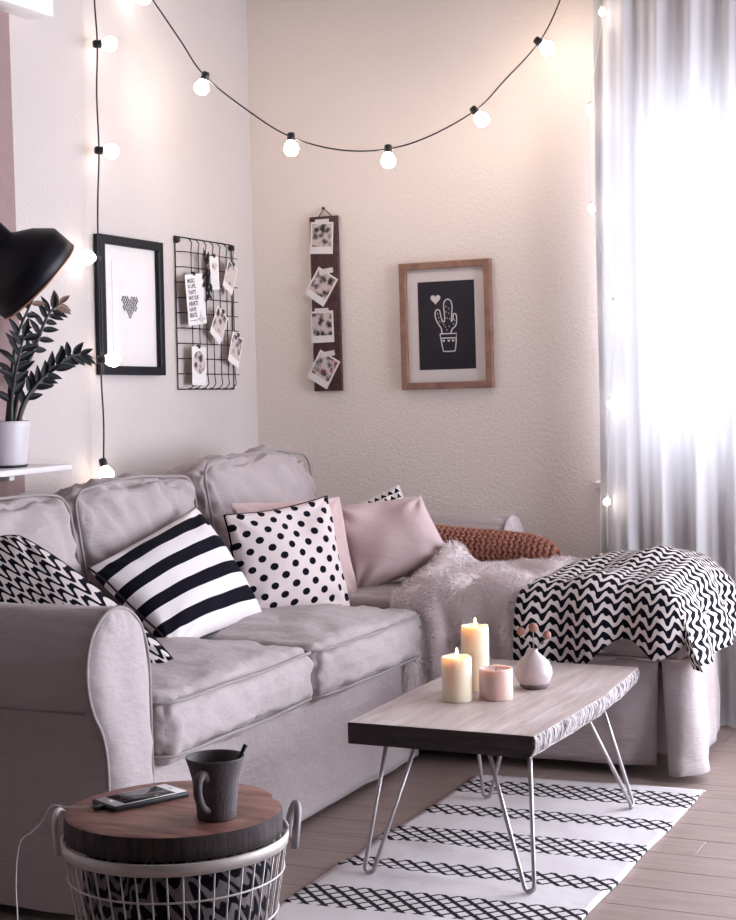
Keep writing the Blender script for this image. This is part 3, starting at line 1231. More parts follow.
# vase and dried flowers
vx, vy = -1.455, 4.142
vase = empty('bud_vase', (vx, vy, ZT), 'round pale ceramic bud vase with a pinched neck', 'vase')
prof = [(0, .004), (.030, .004), (.046, .022), (.0525, .040), (.051, .056), (.042, .074), (.026, .089), (.014, .098), (.011, .103), (.0125, .108), (.0095, .108), (.008, .100), (.0, .095)]
V, F = lathe([(a, b) for a, b in prof], 36, (vx, vy, ZT))
for i in range(len(V)):
    V[i, 0] += .0015 * math.sin(V[i, 2] * 400)
mk('body', V, F, 'vase_clay', vase)
mk('foot', *lathe([(0, 0), (.033, 0), (.041, .010), (.037, .013), (.0, .013)], 32, (vx, vy, ZT)), 'vase_base', vase)
for (dx, dy, z, lab, s) in ((-.032, -.010, .522, 'leftmost dried copper-pink ball flower in the bud vase', .0120), (.0, .0, .533, 'tallest dried copper-pink ball flower in the middle of the vase', .0130), (.036, .008, .512, 'rightmost dried copper-pink ball flower in the bud vase', .0120)):
    e = empty('dried_flower', (vx, vy, ZT + .09), lab, 'flower', 'dried ball flowers in the bud vase')
    pts = catmull([(vx + dx * .08, vy + dy * .08, ZT + .097), (vx + dx * .45, vy + dy * .45, (ZT + .10 + z) / 2 - .004), (vx + dx, vy + dy, z - s * .8)], 5)
    mk('stem', *tube(pts, .0013, 6), 'dried_stem', e)
    V, F = lathe([(s * math.sin(a), -s * math.cos(a)) for a in np.linspace(0, PI, 10)], 16, (vx + dx, vy + dy, z))
    for i in range(len(V)):
        d_ = V[i] - np.array([vx + dx, vy + dy, z])
        V[i] += d_ * .16 * nz(V[i] * 300, 1)
    mk('flower_head', V, F, 'dried_ball', e)

# ------------------------------------------------------------------ rug
def rug_fn(u, v):
    x = -1.772 + .685 * u
    y = 4.545 - 2.1 * v
    x += .014 * nz((y, 0, 0), 3.2, 71) * (1 if u < .5 else .8) + .01 * (v - .4)
    y += .010 * (u - .5) * 5
    z = .0045 + .0025 * (1 + nz((x, y, 0), 5, 72)) * (.3 + .7 * math.sin(u * PI))
    z += .008 * math.exp(-((y - 3.76 + .15 * (x + 1.4)) / .035) ** 2) * math.exp(-(u / .35) ** 2) + .008 * math.exp(-((y - 3.52 + .1 * (x + 1.4)) / .03) ** 2) * math.exp(-(u / .4) ** 2)
    return (x, y, z), (.685 * u, 2.1 * v)


V, F, UV, P, N = sheet(rug_fn, 40, 110, .006)
V[:, 2] = np.maximum(V[:, 2], .0008)
rug = mk('woven_rug', V, F, 'rug', uv=UV)
tag(rug, 'cream cotton rug with black diamond lattice bands under the coffee table', 'rug')
m = MB()
for k in range(60):
    x = -1.768 + .68 * k / 59
    ln = random.uniform(.012, .022)
    p, _ = rug_fn(k / 59, 0)
    m.add(*tube([(p[0], p[1] - .003, .005), (p[0] + random.uniform(-.004, .004), p[1] + ln * .6, .004), (p[0] + random.uniform(-.006, .006), p[1] + ln, .0025)], .0017, 4))
V, F = m.get()
fr_ = mk('fringe', V, F, 'paper_white', rug)
fr_['kind'] = 'stuff'

# ------------------------------------------------------------------ wire basket
BX, BY = -1.562, 2.462
bk = empty('wire_basket', (BX, BY, 0), 'cream wire storage basket with a wooden lid, in front of the armrest', 'basket')
rb = lambda z: .2045 - (.395 - z) * .17
NW = 46
w0 = None
for k in range(NW):
    if w0 is None:
        pts = [(rb(z), 0, z) for z in (.387, .25, .12, .03)] + [(rb(.03) - .012, 0, .012), (.10, 0, .010), (.02, 0, .010)]
        w0 = mk('wire', *tube(pts, .0017, 6), 'basket_wire', bk, local=True)
        wobj = w0
    else:
        wobj = w0.copy()
        link(wobj, bk)
    wobj.rotation_euler = (0, 0, 2 * PI * k / NW)
# flat rim band and rings
V, F = lathe([(.2010, .384), (.2060, .383), (.2075, .404), (.2025, .405)], 64)
F = F[:-2] + [((3 * 64 + k), (3 * 64 + (k + 1) % 64), (k + 1) % 64, k) for k in range(64)]
mk('rim', V, F, 'basket_wire', bk, local=True)
for z in (.335, .26, .18, .10, .02):
    mk('ring', *tube([((rb(z) + .0025) * math.cos(a), (rb(z) + .0025) * math.sin(a), z) for a in np.linspace(0, 2 * PI, 65)[:-1]], .0019, 6, True), 'basket_wire', bk, local=True)
for ang, mt in ((math.radians(195), 'basket_wire'), (math.radians(38), 'handle_grey')):
    ca, sa = math.cos(ang), math.sin(ang)
    pts = []
    for q in np.linspace(0, PI, 17):
        t_ = -math.cos(q) * .038
        hgt = .365 + .072 * math.sin(q) ** .7
        rad = .2135 + .012 * math.sin(q)
        pts.append((BX + rad * ca - t_ * sa, BY + rad * sa + t_ * ca, hgt))
    h_ = mk('handle', *tube(pts, .0075 if mt == 'handle_grey' else .006, 8), mt, bk)

# folded blanket inside the basket
V, F = [], []
ns, nr = 40, 14
prof = [(.02, .018), (.10, .018), (.125, .03), (.140, .10), (.155, .20), (.168, .28), (.175, .345), (.16, .380), (.10, .390), (.03, .39)]
V, F = lathe(prof, 48, (BX, BY, 0))
UV = []
for i in range(len(V)):
    p = V[i]
    a = math.atan2(p[1] - BY, p[0] - BX)
    k = .022 * (nz((math.cos(a) * 1.2, math.sin(a) * 1.2, p[2] * 5), 1.6, 81) - .15)
    V[i, 0] += math.cos(a) * min(k, .004)
    V[i, 1] += math.sin(a) * min(k, .004)
    UV.append((a * .17 + p[2] * .5, p[2] * 1.0 + .10 * nz((math.cos(a), math.sin(a), p[2] * 3), 1.4, 82)))
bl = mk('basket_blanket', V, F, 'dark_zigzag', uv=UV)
tag(bl, 'black and white patterned blanket stuffed inside the wire basket', 'blanket')

# wooden lid (a slice of trunk)
LZ0, LZ1 = .406, .450
NB = 72


def lidr(a):
    return .199 + .003 * math.cos(3 * a + 1) + .002 * nz((math.cos(a) * 2, math.sin(a) * 2, 0), 1.5, 91) - .012 * math.exp(-((a - .75) / .12) ** 2)


V, F = [], []
rings_ = [(0.0, LZ1), (.35, LZ1), (.7, LZ1), (.96, LZ1), (.99, LZ1 - .002)]
for fct, z in rings_:
    for k in range(NB):
        a = 2 * PI * k / NB - PI
        V.append((BX + lidr(a) * fct * math.cos(a), BY + lidr(a) * fct * math.sin(a), z))
for j in range(len(rings_) - 1):
    for k in range(NB):
        l = (k + 1) % NB
        F.append((j * NB + k, (j + 1) * NB + k, (j + 1) * NB + l, j * NB + l))
lid = empty('wood_slice_lid', (BX, BY, LZ0), 'round wood slice lying as a lid on the wire basket', 'tabletop')
mk('top_face', V, F, 'lid_wood', lid)
V, F = [], []
for j, z in enumerate((LZ0, LZ0 + .001, LZ0 + .016, LZ0 + .032, LZ1 - .002)):
    for k in range(NB):
        a = 2 * PI * k / NB - PI
        r = lidr(a) * (.985 if j == 0 else .99 if j == 4 else 1.0) + (.0015 * nz((math.cos(a) * 20, math.sin(a) * 20, z * 20), 1, 92) if 0 < j < 4 else 0)
        if j == 0:
            r *= .2
        V.append((BX + r * math.cos(a), BY + r * math.sin(a), z))
for j in range(4):
    for k in range(NB):
        l = (k + 1) % NB
        F.append((j * NB + k, j * NB + l, (j + 1) * NB + l, (j + 1) * NB + k))
mk('bark_rim', V, F, 'lid_bark', lid)

# mug with spoon
mx, my = -1.452, 2.425
mug = empty('mug', (mx, my, LZ1), 'dark stoneware mug tapering to the base, standing on the wooden lid', 'mug')
prof = [(0, 0), (.032, 0), (.0345, .003), (.036, .02), (.0385, .045), (.042, .07), (.0465, .092), (.0515, .108), (.0525, .1105), (.051, .1115), (.0485, .108), (.043, .088), (.0385, .060), (.033, .012), (.0, .010)]
V, F = lathe(prof, 40, (mx, my, LZ1))
for i in range(len(V)):
    d_ = V[i, :2] - np.array([mx, my])
    V[i, :2] += d_ * .010 * math.sin(V[i, 2] * 420)
mk('body', V, F, 'mug_clay', mug)
hd = np.array([.10, -.995])
pts = []
for (r, z) in ((.040, .080), (.056, .090), (.071, .082), (.074, .062), (.064, .042), (.051, .029), (.036, .022)):
    pts.append((mx + hd[0] * r, my + hd[1] * r, LZ1 + z))
pts = catmull(pts, 5)
mk('handle', *tube(pts, np.linspace(.0095, .0065, len(pts)), 10), 'mug_clay', mug)
sp = empty('teaspoon', (mx, my, LZ1 + .012), 'dark teaspoon sticking out of the stoneware mug', 'spoon')
sd = np.array([.80, .35, 0])
p0 = np.array([mx - .012, my - .006, LZ1 + .018])
p1 = np.array([mx + .040, my + .022, LZ1 + .112])
p2 = np.array([mx + .048, my + .027, LZ1 + .129])
pts = [p0, (p0 + p1) / 2, p1, p2]
mk('spoon_handle', *tube(pts, [.002, .002, .003, .0045], 8), 'black_metal', sp)
V, F = lathe([(.011 * math.sin(a), -.004 * math.cos(a)) for a in np.linspace(0, PI, 7)], 14)
mk('spoon_bowl', V * np.array([1, .8, 1]) + p0, F, 'black_metal', sp)

# phone
ph = empty('smartphone', (-1.646, 2.478, LZ1), 'black and white smartphone lying screen-up on the wooden lid', 'phone')
ph.scale = (1.1, 1.1, 1.0)
ph.rotation_euler = (0, 0, math.radians(65))
mk('case', *bevbox(-.074, .074, -.037, .037, 0, .0105, .003, 3), 'black_plastic', ph, local=True)
mk('face', *bevbox(-.0705, .0705, -.034, .034, .0095, .0111, .0004, 1), 'phone_white', ph, local=True)
mk('screen', *bevbox(-.050, .050, -.0315, .0315, .0111, .0114, .0001, 1), 'screen', ph, local=True)
V, F = lathe([(0, 0), (.0055, 0), (.0055, .0004), (0, .0005)], 20, (-.0605, 0, .0110))
mk('home_button', V, F, 'tape', ph, local=True)
mk('earpiece', *bevbox(.058, .0595, -.006, .006, .0110, .0114, .0002, 1), 'screen', ph, local=True)
mk('charger_plug', *bevbox(-.092, -.074, -.005, .005, .002, .008, .0015, 2), 'black_plastic', ph, local=True)
cab = catmull([(-1.686, 2.393, LZ1 + .005), (-1.735, 2.372, LZ1 + .006), (-1.775, 2.378, LZ1 + .003), (-1.815, 2.40, .415), (-1.93, 2.52, .352), (-2.07, 2.66, .275), (-2.13, 2.72, .17), (-2.115, 2.70, .06), (-2.06, 2.60, .003), (-2.0, 2.45, .003)], 8)
cb = mk('charging_cable', *tube(cab, .0013, 6), 'tape')
tag(cb, 'thin pale cable running from the phone down beside the basket', 'cable')

# ------------------------------------------------------------------ shelf, plant, lamp
sh_ = mk('wall_shelf', *bevbox(XL + .03, -2.855, 2.98, 3.985, .972, .990, .003), 'shelf_white')
tag(sh_, 'white floating shelf on the left wall holding the potted plant', 'shelf')
for yb in (3.15, 3.75):
    mk('bracket', *bevbox(XL + .03, -2.90, yb - .012, yb + .012, .955, .972, .002), 'shelf_white', sh_)
    mk('bracket', *bevbox(XL + .03, XL + .04, yb - .012, yb + .012, .86, .957, .002), 'shelf_white', sh_)

px_, py_, pz_ = -2.972, 3.815, .990
pl = empty('potted_plant', (px_, py_, pz_), 'dark glossy-leaved plant in a white pot on the wall shelf', 'plant')
prof = [(0, 0), (.056, 0), (.060, .004), (.066, .06), (.073, .120), (.0745, .135), (.0725, .137), (.069, .134), (.066, .116), (.0, .114)]
pot = mk('pot', *lathe(prof, 40, (px_, py_, pz_)), 'pot_white', pl)
mk('saucer', *lathe([(0, -.0), (.062, 0), (.066, .007), (.061, .007), (.0, .004)], 32, (px_, py_, pz_ + .0005)), 'black_plastic', pot)
mk('soil', *lathe([(0, .110), (.067, .110), (.067, .118), (.0, .121)], 24, (px_, py_, pz_)), 'soil', pot)
# one leaf shape shared by all leaves
LV, LF = [], []
for j in range(7):
    f = j / 6
    hw = .34 * math.sin(PI * f ** .8) ** .85 * (1 - .15 * f) if 0 < f < 1 else 0.004
    for k in (-1, 0, 1):
        LV.append((f, k * hw * .55, .06 * abs(k) * math.sin(PI * f) - .12 * f * f))
for j in range(6):
    for k in range(2):
        a = j * 3 + k
        LF.append((a, a + 3, a + 4, a + 1))
n_ = len(LV)
LV2 = [(x, y, z - .02) for x, y, z in LV]
LF2 = LF + [tuple(i + n_ for i in f[::-1]) for f in LF]
bd = [j * 3 for j in range(7)] + [j * 3 + 2 for j in range(6, -1, -1)]
LF2 += [(bd[i], bd[(i + 1) % len(bd)], bd[(i + 1) % len(bd)] + n_, bd[i] + n_) for i in range(len(bd))]
leaf0 = {}


def leaf(parent, pos, d, up, size, mt):
    key = mt
    if key not in leaf0:
        o = mk('leaf', LV + LV2, LF2, mt, parent, local=True)
        leaf0[key] = o
    else:
        o = leaf0[key].copy()
        link(o, parent)
    d = Vector(d).normalized()
    up = Vector(up)
    yv = up.cross(d).normalized()
    zv = d.cross(yv)
    R = Matrix((d, yv, zv)).transposed().to_4x4()
    lp = Vector(pos) - wloc(parent)
    o.matrix_basis = Matrix.Translation(lp) @ R @ Matrix.Scale(size, 4)
    return o


def zz_stem(pts, n, s0, s1, start=.28, copper=0, seed=0, wide=1.0):
    rnd_ = random.Random(seed)
    P = catmull(pts, 8)
    stem = mk('stem', *tube(P, np.linspace(.0085, .0028, len(P)), 7), 'stem_dark', pl)
    m_ = len(P) - 1
    for k in range(n):
        f = start + (1 - start) * (k + .5) / n
        i = min(m_ - 1, int(f * m_))
        p = P[i] + (P[i + 1] - P[i]) * (f * m_ - i)
        tg = (P[i + 1] - P[i])
        tg /= np.linalg.norm(tg)
        sd = np.cross(tg, np.array([.9, -.2, .3]))
        sd /= np.linalg.norm(sd)
        s = 1 if k % 2 else -1
        dd = tg * .62 + sd * s * wide + np.array([rnd_.uniform(-.25, .45), rnd_.uniform(-.2, .2), rnd_.uniform(-.1, .2)])
        leaf(stem, p, dd, np.array([.8, -.3, .5]) + sd * .3 * s, s0 + (s1 - s0) * k / n, 'leaf_copper' if k >= n - copper else 'leaf')
    leaf(stem, P[-1], tg, np.array([.6, -.3, .8]), s1, 'leaf_copper' if copper else 'leaf')


b = lambda dx, dy: (px_ + dx, py_ + dy, pz_ + .115)
# arching stem to the right, thick with leaves
zz_stem([b(.02, .03), (-2.95, 3.90, 1.19), (-2.93, 4.00, 1.275), (-2.92, 4.085, 1.318), (-2.91, 4.13, 1.318)], 18, .070, .055, .30, 0, 1, .55)
# upright stem with slender leaves
zz_stem([b(.01, .02), (-2.95, 3.87, 1.24), (-2.93, 3.93, 1.36), (-2.92, 3.975, 1.44), (-2.91, 4.02, 1.475)], 16, .060, .055, .38, 3, 2, 1.1)
zz_stem([b(.01, .0), (-2.96, 3.84, 1.25), (-2.95, 3.865, 1.38), (-2.94, 3.94, 1.50)], 13, .060, .050, .35, 2, 3, 1.1)
zz_stem([b(.03, -.01), (-2.93, 3.80, 1.20), (-2.90, 3.79, 1.29), (-2.88, 3.80, 1.37)], 12, .075, .06, .25, 0, 4, 1.0)
zz_stem([b(-.01, -.03), (-2.97, 3.74, 1.22), (-2.95, 3.68, 1.33), (-2.93, 3.64, 1.41)], 12, .07, .055, .3, 0, 5, 1.0)
zz_stem([b(.03, .02), (-2.925, 3.85, 1.18), (-2.90, 3.885, 1.235), (-2.885, 3.92, 1.265)], 8, .06, .05, .25, 0, 6, .8)

# desk lamp on the shelf
lx, ly = -2.965, 3.30
lamp = empty('desk_lamp', (lx, ly, .990), 'black metal desk lamp with a wide tilted shade above the potted plant', 'lamp')
mk('base', *lathe([(0, 0), (.075, 0), (.08, .006), (.076, .016), (.02, .024), (.0, .024)], 36, (lx, ly, .990)), 'black_metal', lamp)
LS = .93
ax = Vector((.905 * .73 - .6 * .34, .425 * .73 + .8 * .34, -.68)).normalized()
rc = Vector((-2.575, 3.47, 1.502))
sp_ = [(.047, -.245), (.050, -.235), (.050, -.150), (.056, -.142), (.100, -.112), (.134, -.076), (.141, -.068), (.1425, -.030), (.143, 0), (.140, 0), (.1395, -.030), (.137, -.066), (.098, -.107), (.046, -.145), (.044, -.238), (.0, -.240)]
V, F = lathe([(a_ * LS, b_ * LS) for a_, b_ in [(0, -.246)] + sp_], 48)
q = Vector((0, 0, 1)).rotation_difference(ax)
R3 = np.array(q.to_matrix())
VV = V @ R3.T + np.array(rc)
shade = mk('lamp_shade', VV, F, 'black_satin', lamp)
V, F = tube([(.1415 * LS * math.cos(a), .1415 * LS * math.sin(a), .0005) for a in np.linspace(0, 2 * PI, 49)[:-1]], .0028, 6, True)
mk('rim', V @ R3.T + np.array(rc), F, 'copper', shade)
top = rc - ax * .225
arm_pts = catmull([(lx, ly, 1.01), (lx, ly, 1.30), (lx + .01, ly - .02, 1.60), (lx + .09, ly - .01, 1.74), (top.x - .03, top.y - .03, top.z + .03), tuple(top)], 8)
mk('arm', *tube(arm_pts, .008, 8), 'black_metal', lamp)
V, F = lathe([(.028 * math.sin(a), -.028 * math.cos(a)) for a in np.linspace(0, PI, 12)], 20)
VV = V @ R3.T + np.array(rc - ax * .085)
mk('light_bulb', VV, F, 'pot_white', lamp)

# ------------------------------------------------------------------ pictures on the walls
def picture_frame(name, side, a, z, rot, w, h, fwid, dep, fmat, label):
    e = wallthing(name, side, a, z, 0, rot, label, 'picture')
    # mitred rails
    for k in range(4):
        ca = [(-w / 2, -h / 2), (w / 2, -h / 2), (w / 2, h / 2), (-w / 2, h / 2)]
        ci = [(-w / 2 + fwid, -h / 2 + fwid), (w / 2 - fwid, -h / 2 + fwid), (w / 2 - fwid, h / 2 - fwid), (-w / 2 + fwid, h / 2 - fwid)]
        o0, o1, i1, i0 = ca[k], ca[(k + 1) % 4], ci[(k + 1) % 4], ci[k]
        e_ = .002
        V = [(*o0, .004), (*o1, .004), (*i1, .004), (*i0, .004), (*o0, dep - e_), (*o1, dep - e_), (*i1, dep - e_), (*i0, dep - e_)]
        mid = [((np.array(p) * (1 - .12) + np.array(q_) * .12)) for p, q_ in ((o0, i0), (o1, i1), (i1, o1), (i0, o0))]
        V += [(*p, dep) for p in mid]
        F = [(0, 3, 2, 1), (0, 1, 5, 4), (1, 2, 6, 5), (2, 3, 7, 6), (3, 0, 4, 7), (4, 5, 9, 8), (5, 6, 10, 9), (6, 7, 11, 10), (7, 4, 8, 11), (8, 9, 10, 11)]
        mk('frame_rail', V, F, fmat, e, smooth=False, local=True)
    iw, ih = w / 2 - fwid, h / 2 - fwid
    mk('mat_board', *box_vf(-iw - .003, iw + .003, -ih - .003, ih + .003, .004, .010), 'mat_board', e, smooth=False, local=True)
    mk('glass', *box_vf(-iw - .002, iw + .002, -ih - .002, ih + .002, dep - .011, dep - .0095), 'glass', e, smooth=False, local=True)
    return e


def heart_poly(s, n=24):
    out = []
    for k in range(n):
        t_ = 2 * PI * k / n
        x = 16 * math.sin(t_) ** 3
        y = 13 * math.cos(t_) - 5 * math.cos(2 * t_) - 2 * math.cos(3 * t_) - math.cos(4 * t_)
        out.append((x / 32 * s, (y + 2) / 32 * s))
    return out


hp = picture_frame('framed_heart_print', 'left', 4.675, 1.494, math.radians(-.8), .392, .470, .030, .030, 'frame_black', 'black-framed print of a small speckled heart on white paper')
mk('print', *box_vf(-.105, .105, -.155, .155, .010, .0112), 'paper_white', hp, smooth=False, local=True)
m = MB()
hpoly = np.array(heart_poly(.098, 40))


def inside(x, y):
    c = False
    n = len(hpoly)
    j = n - 1
    for i in range(n):
        if (hpoly[i][1] > y) != (hpoly[j][1] > y) and x < (hpoly[j][0] - hpoly[i][0]) * (y - hpoly[i][1]) / (hpoly[j][1] - hpoly[i][1]) + hpoly[i][0]:
            c = not c
        j = i
    return c


rr_ = random.Random(3)
gx = 0
for gi in range(-5, 6):
    for gj in range(-6, 7):
        x, y = gi * .0135 + (gj % 2) * .0067, gj * .0085
        if inside(x, y):
            a = rr_.uniform(0, PI)
            l_, w_ = .0062, .0042
            cs, sn = math.cos(a), math.sin(a)
            q = [(x + sx * l_ * cs - sy * w_ * sn, y - .002 + sx * l_ * sn + sy * w_ * cs, .0116) for sx, sy in ((-1, -.4), (0, -1), (1, -.4), (1, .4), (0, 1), (-1, .4))]
            m.add(q, [tuple(range(6))])
V, F = m.get()
mk('heart_motif', V, F, 'print_ink', hp, smooth=False, local=True)

cp = picture_frame('framed_cactus_print', 'back', -2.276, 1.421, math.radians(.35), .367, .476, .026, .028, 'oak_frame', 'wood-framed dark print with a white line cactus and heart')
mk('print', *box_vf(-.114, .114, -.165, .165, .010, .0112), 'print_navy', cp, smooth=False, local=True)


def stroke(pts, w=.0022, closed=False, parent=cp):
    """flat drawn line"""
    P = np.asarray(pts, float)
    if closed:
        P = np.vstack([P, P[:1]])
    T = np.gradient(P, axis=0)
    T /= np.linalg.norm(T, axis=1)[:, None] + 1e-9
    Nn = np.stack([-T[:, 1], T[:, 0]], 1)
    V = np.vstack([np.c_[P + Nn * w, np.full(len(P), .0116)], np.c_[P - Nn * w, np.full(len(P), .0116)]])
    n = len(P)
    return V, [(i + n, i + 1 + n, i + 1, i) for i in range(n - 1)]


m = MB()
# photo px (zoom) to local metres: 657 px = 100 px of frame width
def cz(x, y):
    return ((x - 318) / 657 * 100 * .00406, -(y - 470) / 657 * 100 * .00385)


def cs_(pts, n=6):
    return catmull([(*cz(*p), 0) for p in pts], n)[:, :2]


m.add(*stroke(cs_([(287, 520), (283, 490), (262, 455), (247, 420), (246, 385), (260, 368), (276, 378), (282, 410), (292, 443), (306, 443), (306, 400), (302, 340), (312, 314), (330, 305), (350, 318), (357, 350), (354, 400), (350, 450)])))
m.add(*stroke(cs_([(350, 450), (362, 430), (362, 408), (372, 398), (383, 408), (385, 440), (378, 475), (356, 495), (345, 520)])))
m.add(*stroke([cz(*p) for p in ((274, 524), (326, 524), (381, 524), (380, 552), (326, 552), (277, 552), (274, 524))]))
m.add(*stroke([cz(*p) for p in ((279, 552), (286, 600), (294, 636), (332, 638), (370, 636), (377, 590), (379, 552))]))
for (x, y) in ((318, 350), (335, 365), (318, 385), (335, 395), (322, 425), (340, 430), (262, 395), (268, 420), (275, 445), (310, 480), (335, 478), (320, 500), (365, 465), (372, 440), (300, 465)):
    m.add(*stroke([cz(x - 4, y - 5), cz(x, y), cz(x + 3, y + 5)], .0010))
V, F = m.get()
mk('cactus_drawing', V, F, 'chalk_white', cp, smooth=False, local=True)
hv = [(x + cz(250, 305)[0], y + cz(250, 305)[1], .0116) for x, y in heart_poly(.040, 28)]
mk('heart_motif', hv, [tuple(range(len(hv)))[::-1]], 'chalk_white', cp, smooth=False, local=True)
for x in (297, 330, 358):
    hv = [(a + cz(x, 570)[0], b_ + cz(x, 570)[1], .0116) for a, b_ in heart_poly(.011, 14)]
    mk('small_heart', hv, [tuple(range(len(hv)))[::-1]], 'chalk_white', cp, smooth=False, local=True)


# picture surfaces: procedural grey snapshots
def snapshot(name, seed, lo=(.02, .014, .016), hi=(.62, .52, .50), accent=None):
    t = NT(name)
    o = t.obj()
    v = t.n('VectorMath', {0: o, 1: (seed * 1.37, seed * .71, 0)}, operation='ADD').outputs[0]
    a = t.noise(34, 4, v, .6)
    b_ = t.n('TexVoronoi', {'Vector': v, 'Scale': 34.0}).outputs[0]
    f = t.M('ADD', t.M('MULTIPLY', a, .8), t.M('MULTIPLY', b_, .5))
    c = t.mix(t.ramp(f, .50, .70), lo, hi)
    if accent:
        c = t.mix(t.ramp(t.noise(40, 2, v), .62, .66), c, accent)
    t.bsdf(c, .4)
    MATS[name] = t.m
    return name


def polaroid(side, a, z, off, rot, w, h, seed, label, group, kind=0, tilt=None, clip=True, accent=None, pic=(.86, .72, .04)):
    e = wallthing('photo_card', side, a, z, off, rot, label, 'photo', group)
    mk('card', *bevbox(-w / 2, w / 2, -h / 2, h / 2, 0, .0012, .0003, 1), 'paper_white', e, smooth=False, local=True)
    mt = snapshot('snapshot_%d' % seed, seed, accent=accent)
    pw, phh = w * pic[0] / 2, h * pic[1] / 2
    cy_ = h / 2 - w * (1 - pic[0]) / 2 - phh
    if kind == 1:      # round picture
        V = [(pw * math.cos(q_), cy_ + pw * math.sin(q_), .0016) for q_ in np.linspace(0, 2 * PI, 29)[:-1]]
        mk('picture', V, [tuple(range(28))], mt, e, smooth=False, local=True)
    elif kind == 2:    # heart print
        V = [(x, y + h * .18, .0016) for x, y in heart_poly(w * .62, 26)]
        mk('picture', V, [tuple(range(26))[::-1]], mt, e, smooth=False, local=True)
    else:
        mk('picture', *box_vf(-pw, pw, cy_ - phh, cy_ + phh, .0011, .0016), mt, e, smooth=False, local=True)
    return e


# wire grid board
GY0, GY1, GZ0, GZ1 = 4.985, 5.392, 1.203, 1.757
gr = wallthing('wire_grid_board', 'left', (GY0 + GY1) / 2, (GZ0 + GZ1) / 2, 0, math.radians(-.8), 'black wire grid memo board hung on the left wall near the corner', 'grid board')
gw, gh = (GY1 - GY0) / 2, (GZ1 - GZ0) / 2
mk('outer_wire', *tube([(-gw, -gh, .006), (gw, -gh, .006), (gw, 0, .006), (gw, gh, .006), (-gw, gh, .006), (-gw, 0, .006)], .0028, 6, True), 'black_metal', gr, local=True)
GO = .036
for k in range(7):
    x = -gw + 2 * gw * (k + 1) / 8 + .01
    pts = [(x, -gh, .006), (x, -gh + .004, .026), (x, -gh + .02, .040), (x, -gh + .05, GO), (x, 0, GO), (x, gh - .05, GO), (x, gh - .02, .040), (x, gh - .004, .026), (x, gh, .006)]
    mk('upright_wire', *tube(pts, .0019, 6), 'black_metal', gr, local=True)
for k in range(9):
    y = -gh + 2 * gh * (k + 1) / 10
    mk('cross_wire', *tube([(-gw, y, .006), (-gw + .012, y, .026), (-gw + .035, y, GO - .002), (0, y, GO - .002), (gw - .006, y, GO - .002)], .0019, 6), 'black_metal', gr, local=True)
for x in (-gw + .006, gw - .006):
    V, F = lathe([(0, 0), (.011, 0), (.013, .006), (.010, .016), (0, .018)], 16, (x, gh - .012, .004))
    mk('mounting_knob', V, F, 'black_plastic', gr, local=True)
GG = 'cards clipped to the wire grid board'
OFF = GO + .004


def clip_on(e, y):
    V, F = bevbox(-.006, .006, y - .006, y + .008, -.006, .005, .0015, 1)
    mk('clip', V, F, 'black_plastic', e, smooth=False, local=True)


# offsets: the cards hang clear of the wall, so they sit a little nearer the camera
def gcard(y, z):
    k = OFF / 3.1
    return y * (1 - k), 1.22 + (z - 1.22) * (1 - k)


tx = wallthing('text_card', 'left', *gcard(5.132, 1.537), OFF, math.radians(6), 'white card with black motto lettering clipped to the wire grid', 'card', GG)
TW, TH = .128, .185
mk('card', *bevbox(-TW / 2, TW / 2, -TH / 2, TH / 2, 0, .0012, .0003, 1), 'paper_white', tx, smooth=False, local=True)
clip_on(tx, TH / 2)


def lettering(txt, x, y, w, h, parent, bold=.028):
    cu = bpy.data.curves.new('lettering', 'FONT')
    cu.body = txt
    cu.offset = bold
    ob = bpy.data.objects.new('lettering', cu)
    COL.objects.link(ob)
    bpy.context.view_layer.update()
    me = bpy.data.meshes.new_from_object(ob.evaluated_get(bpy.context.evaluated_depsgraph_get()))
    bpy.data.objects.remove(ob)
    V = np.array([v.co[:] for v in me.vertices])
    F = [list(p.vertices) for p in me.polygons]
    bpy.data.meshes.remove(me)
    mn, mx_ = V.min(0), V.max(0)
    V[:, 0] = x + (V[:, 0] - mn[0]) / (mx_[0] - mn[0]) * w
    V[:, 1] = y + (V[:, 1] - mn[1]) / (mx_[1] - mn[1]) * h
    V[:, 2] = .0016
    mk('lettering', V, F, 'print_ink', parent, smooth=False, local=True)


for k, (s_, w_) in enumerate((('MUSIC', .050), ('IS LIFE,', .056), ("THAT'S", .052), ('WHY OUR', .070), ('HEARTS', .062), ('HAVE', .046), ('BEATS.', .052))):
    lettering(s_, -.050, .061 - k * .0208, w_, .0165, tx)
V, F = stroke(catmull([(-.05, -.075, 0), (.005, -.075, 0), (.012, -.066, 0), (.018, -.084, 0), (.026, -.045, 0), (.032, -.088, 0), (.038, -.07, 0), (.044, -.075, 0), (.055, -.075, 0)], 2)[:, :2], .0010)
V[:, 2] = .0016
mk('pulse_line', V, F, 'print_ink', tx, smooth=False, local=True)
for (y, z, rot, w, h, sd_, lab, kd, ac) in (
        (5.275, 1.642, 3, .062, .125, 1, 'narrow card with a small red heart picture beside the dried sprig', 2, (.42, .08, .08)),
        (5.392, 1.630, -27, .078, .112, 2, 'tilted snapshot at the upper right of the wire grid', 0, None),
        (5.296, 1.445, -33, .088, .120, 3, 'tilted snapshot in the middle of the wire grid', 0, None),
        (5.418, 1.352, -22, .085, .120, 4, 'snapshot clipped to the lower right edge of the wire grid', 0, None),
        (5.142, 1.290, -2, .098, .140, 5, 'card with a round dark picture at the bottom of the wire grid', 1, None)):
    e = polaroid('left', *gcard(y, z), OFF, math.radians(rot), w, h, sd_, lab, GG, kd, accent=ac)
    clip_on(e, h / 2)

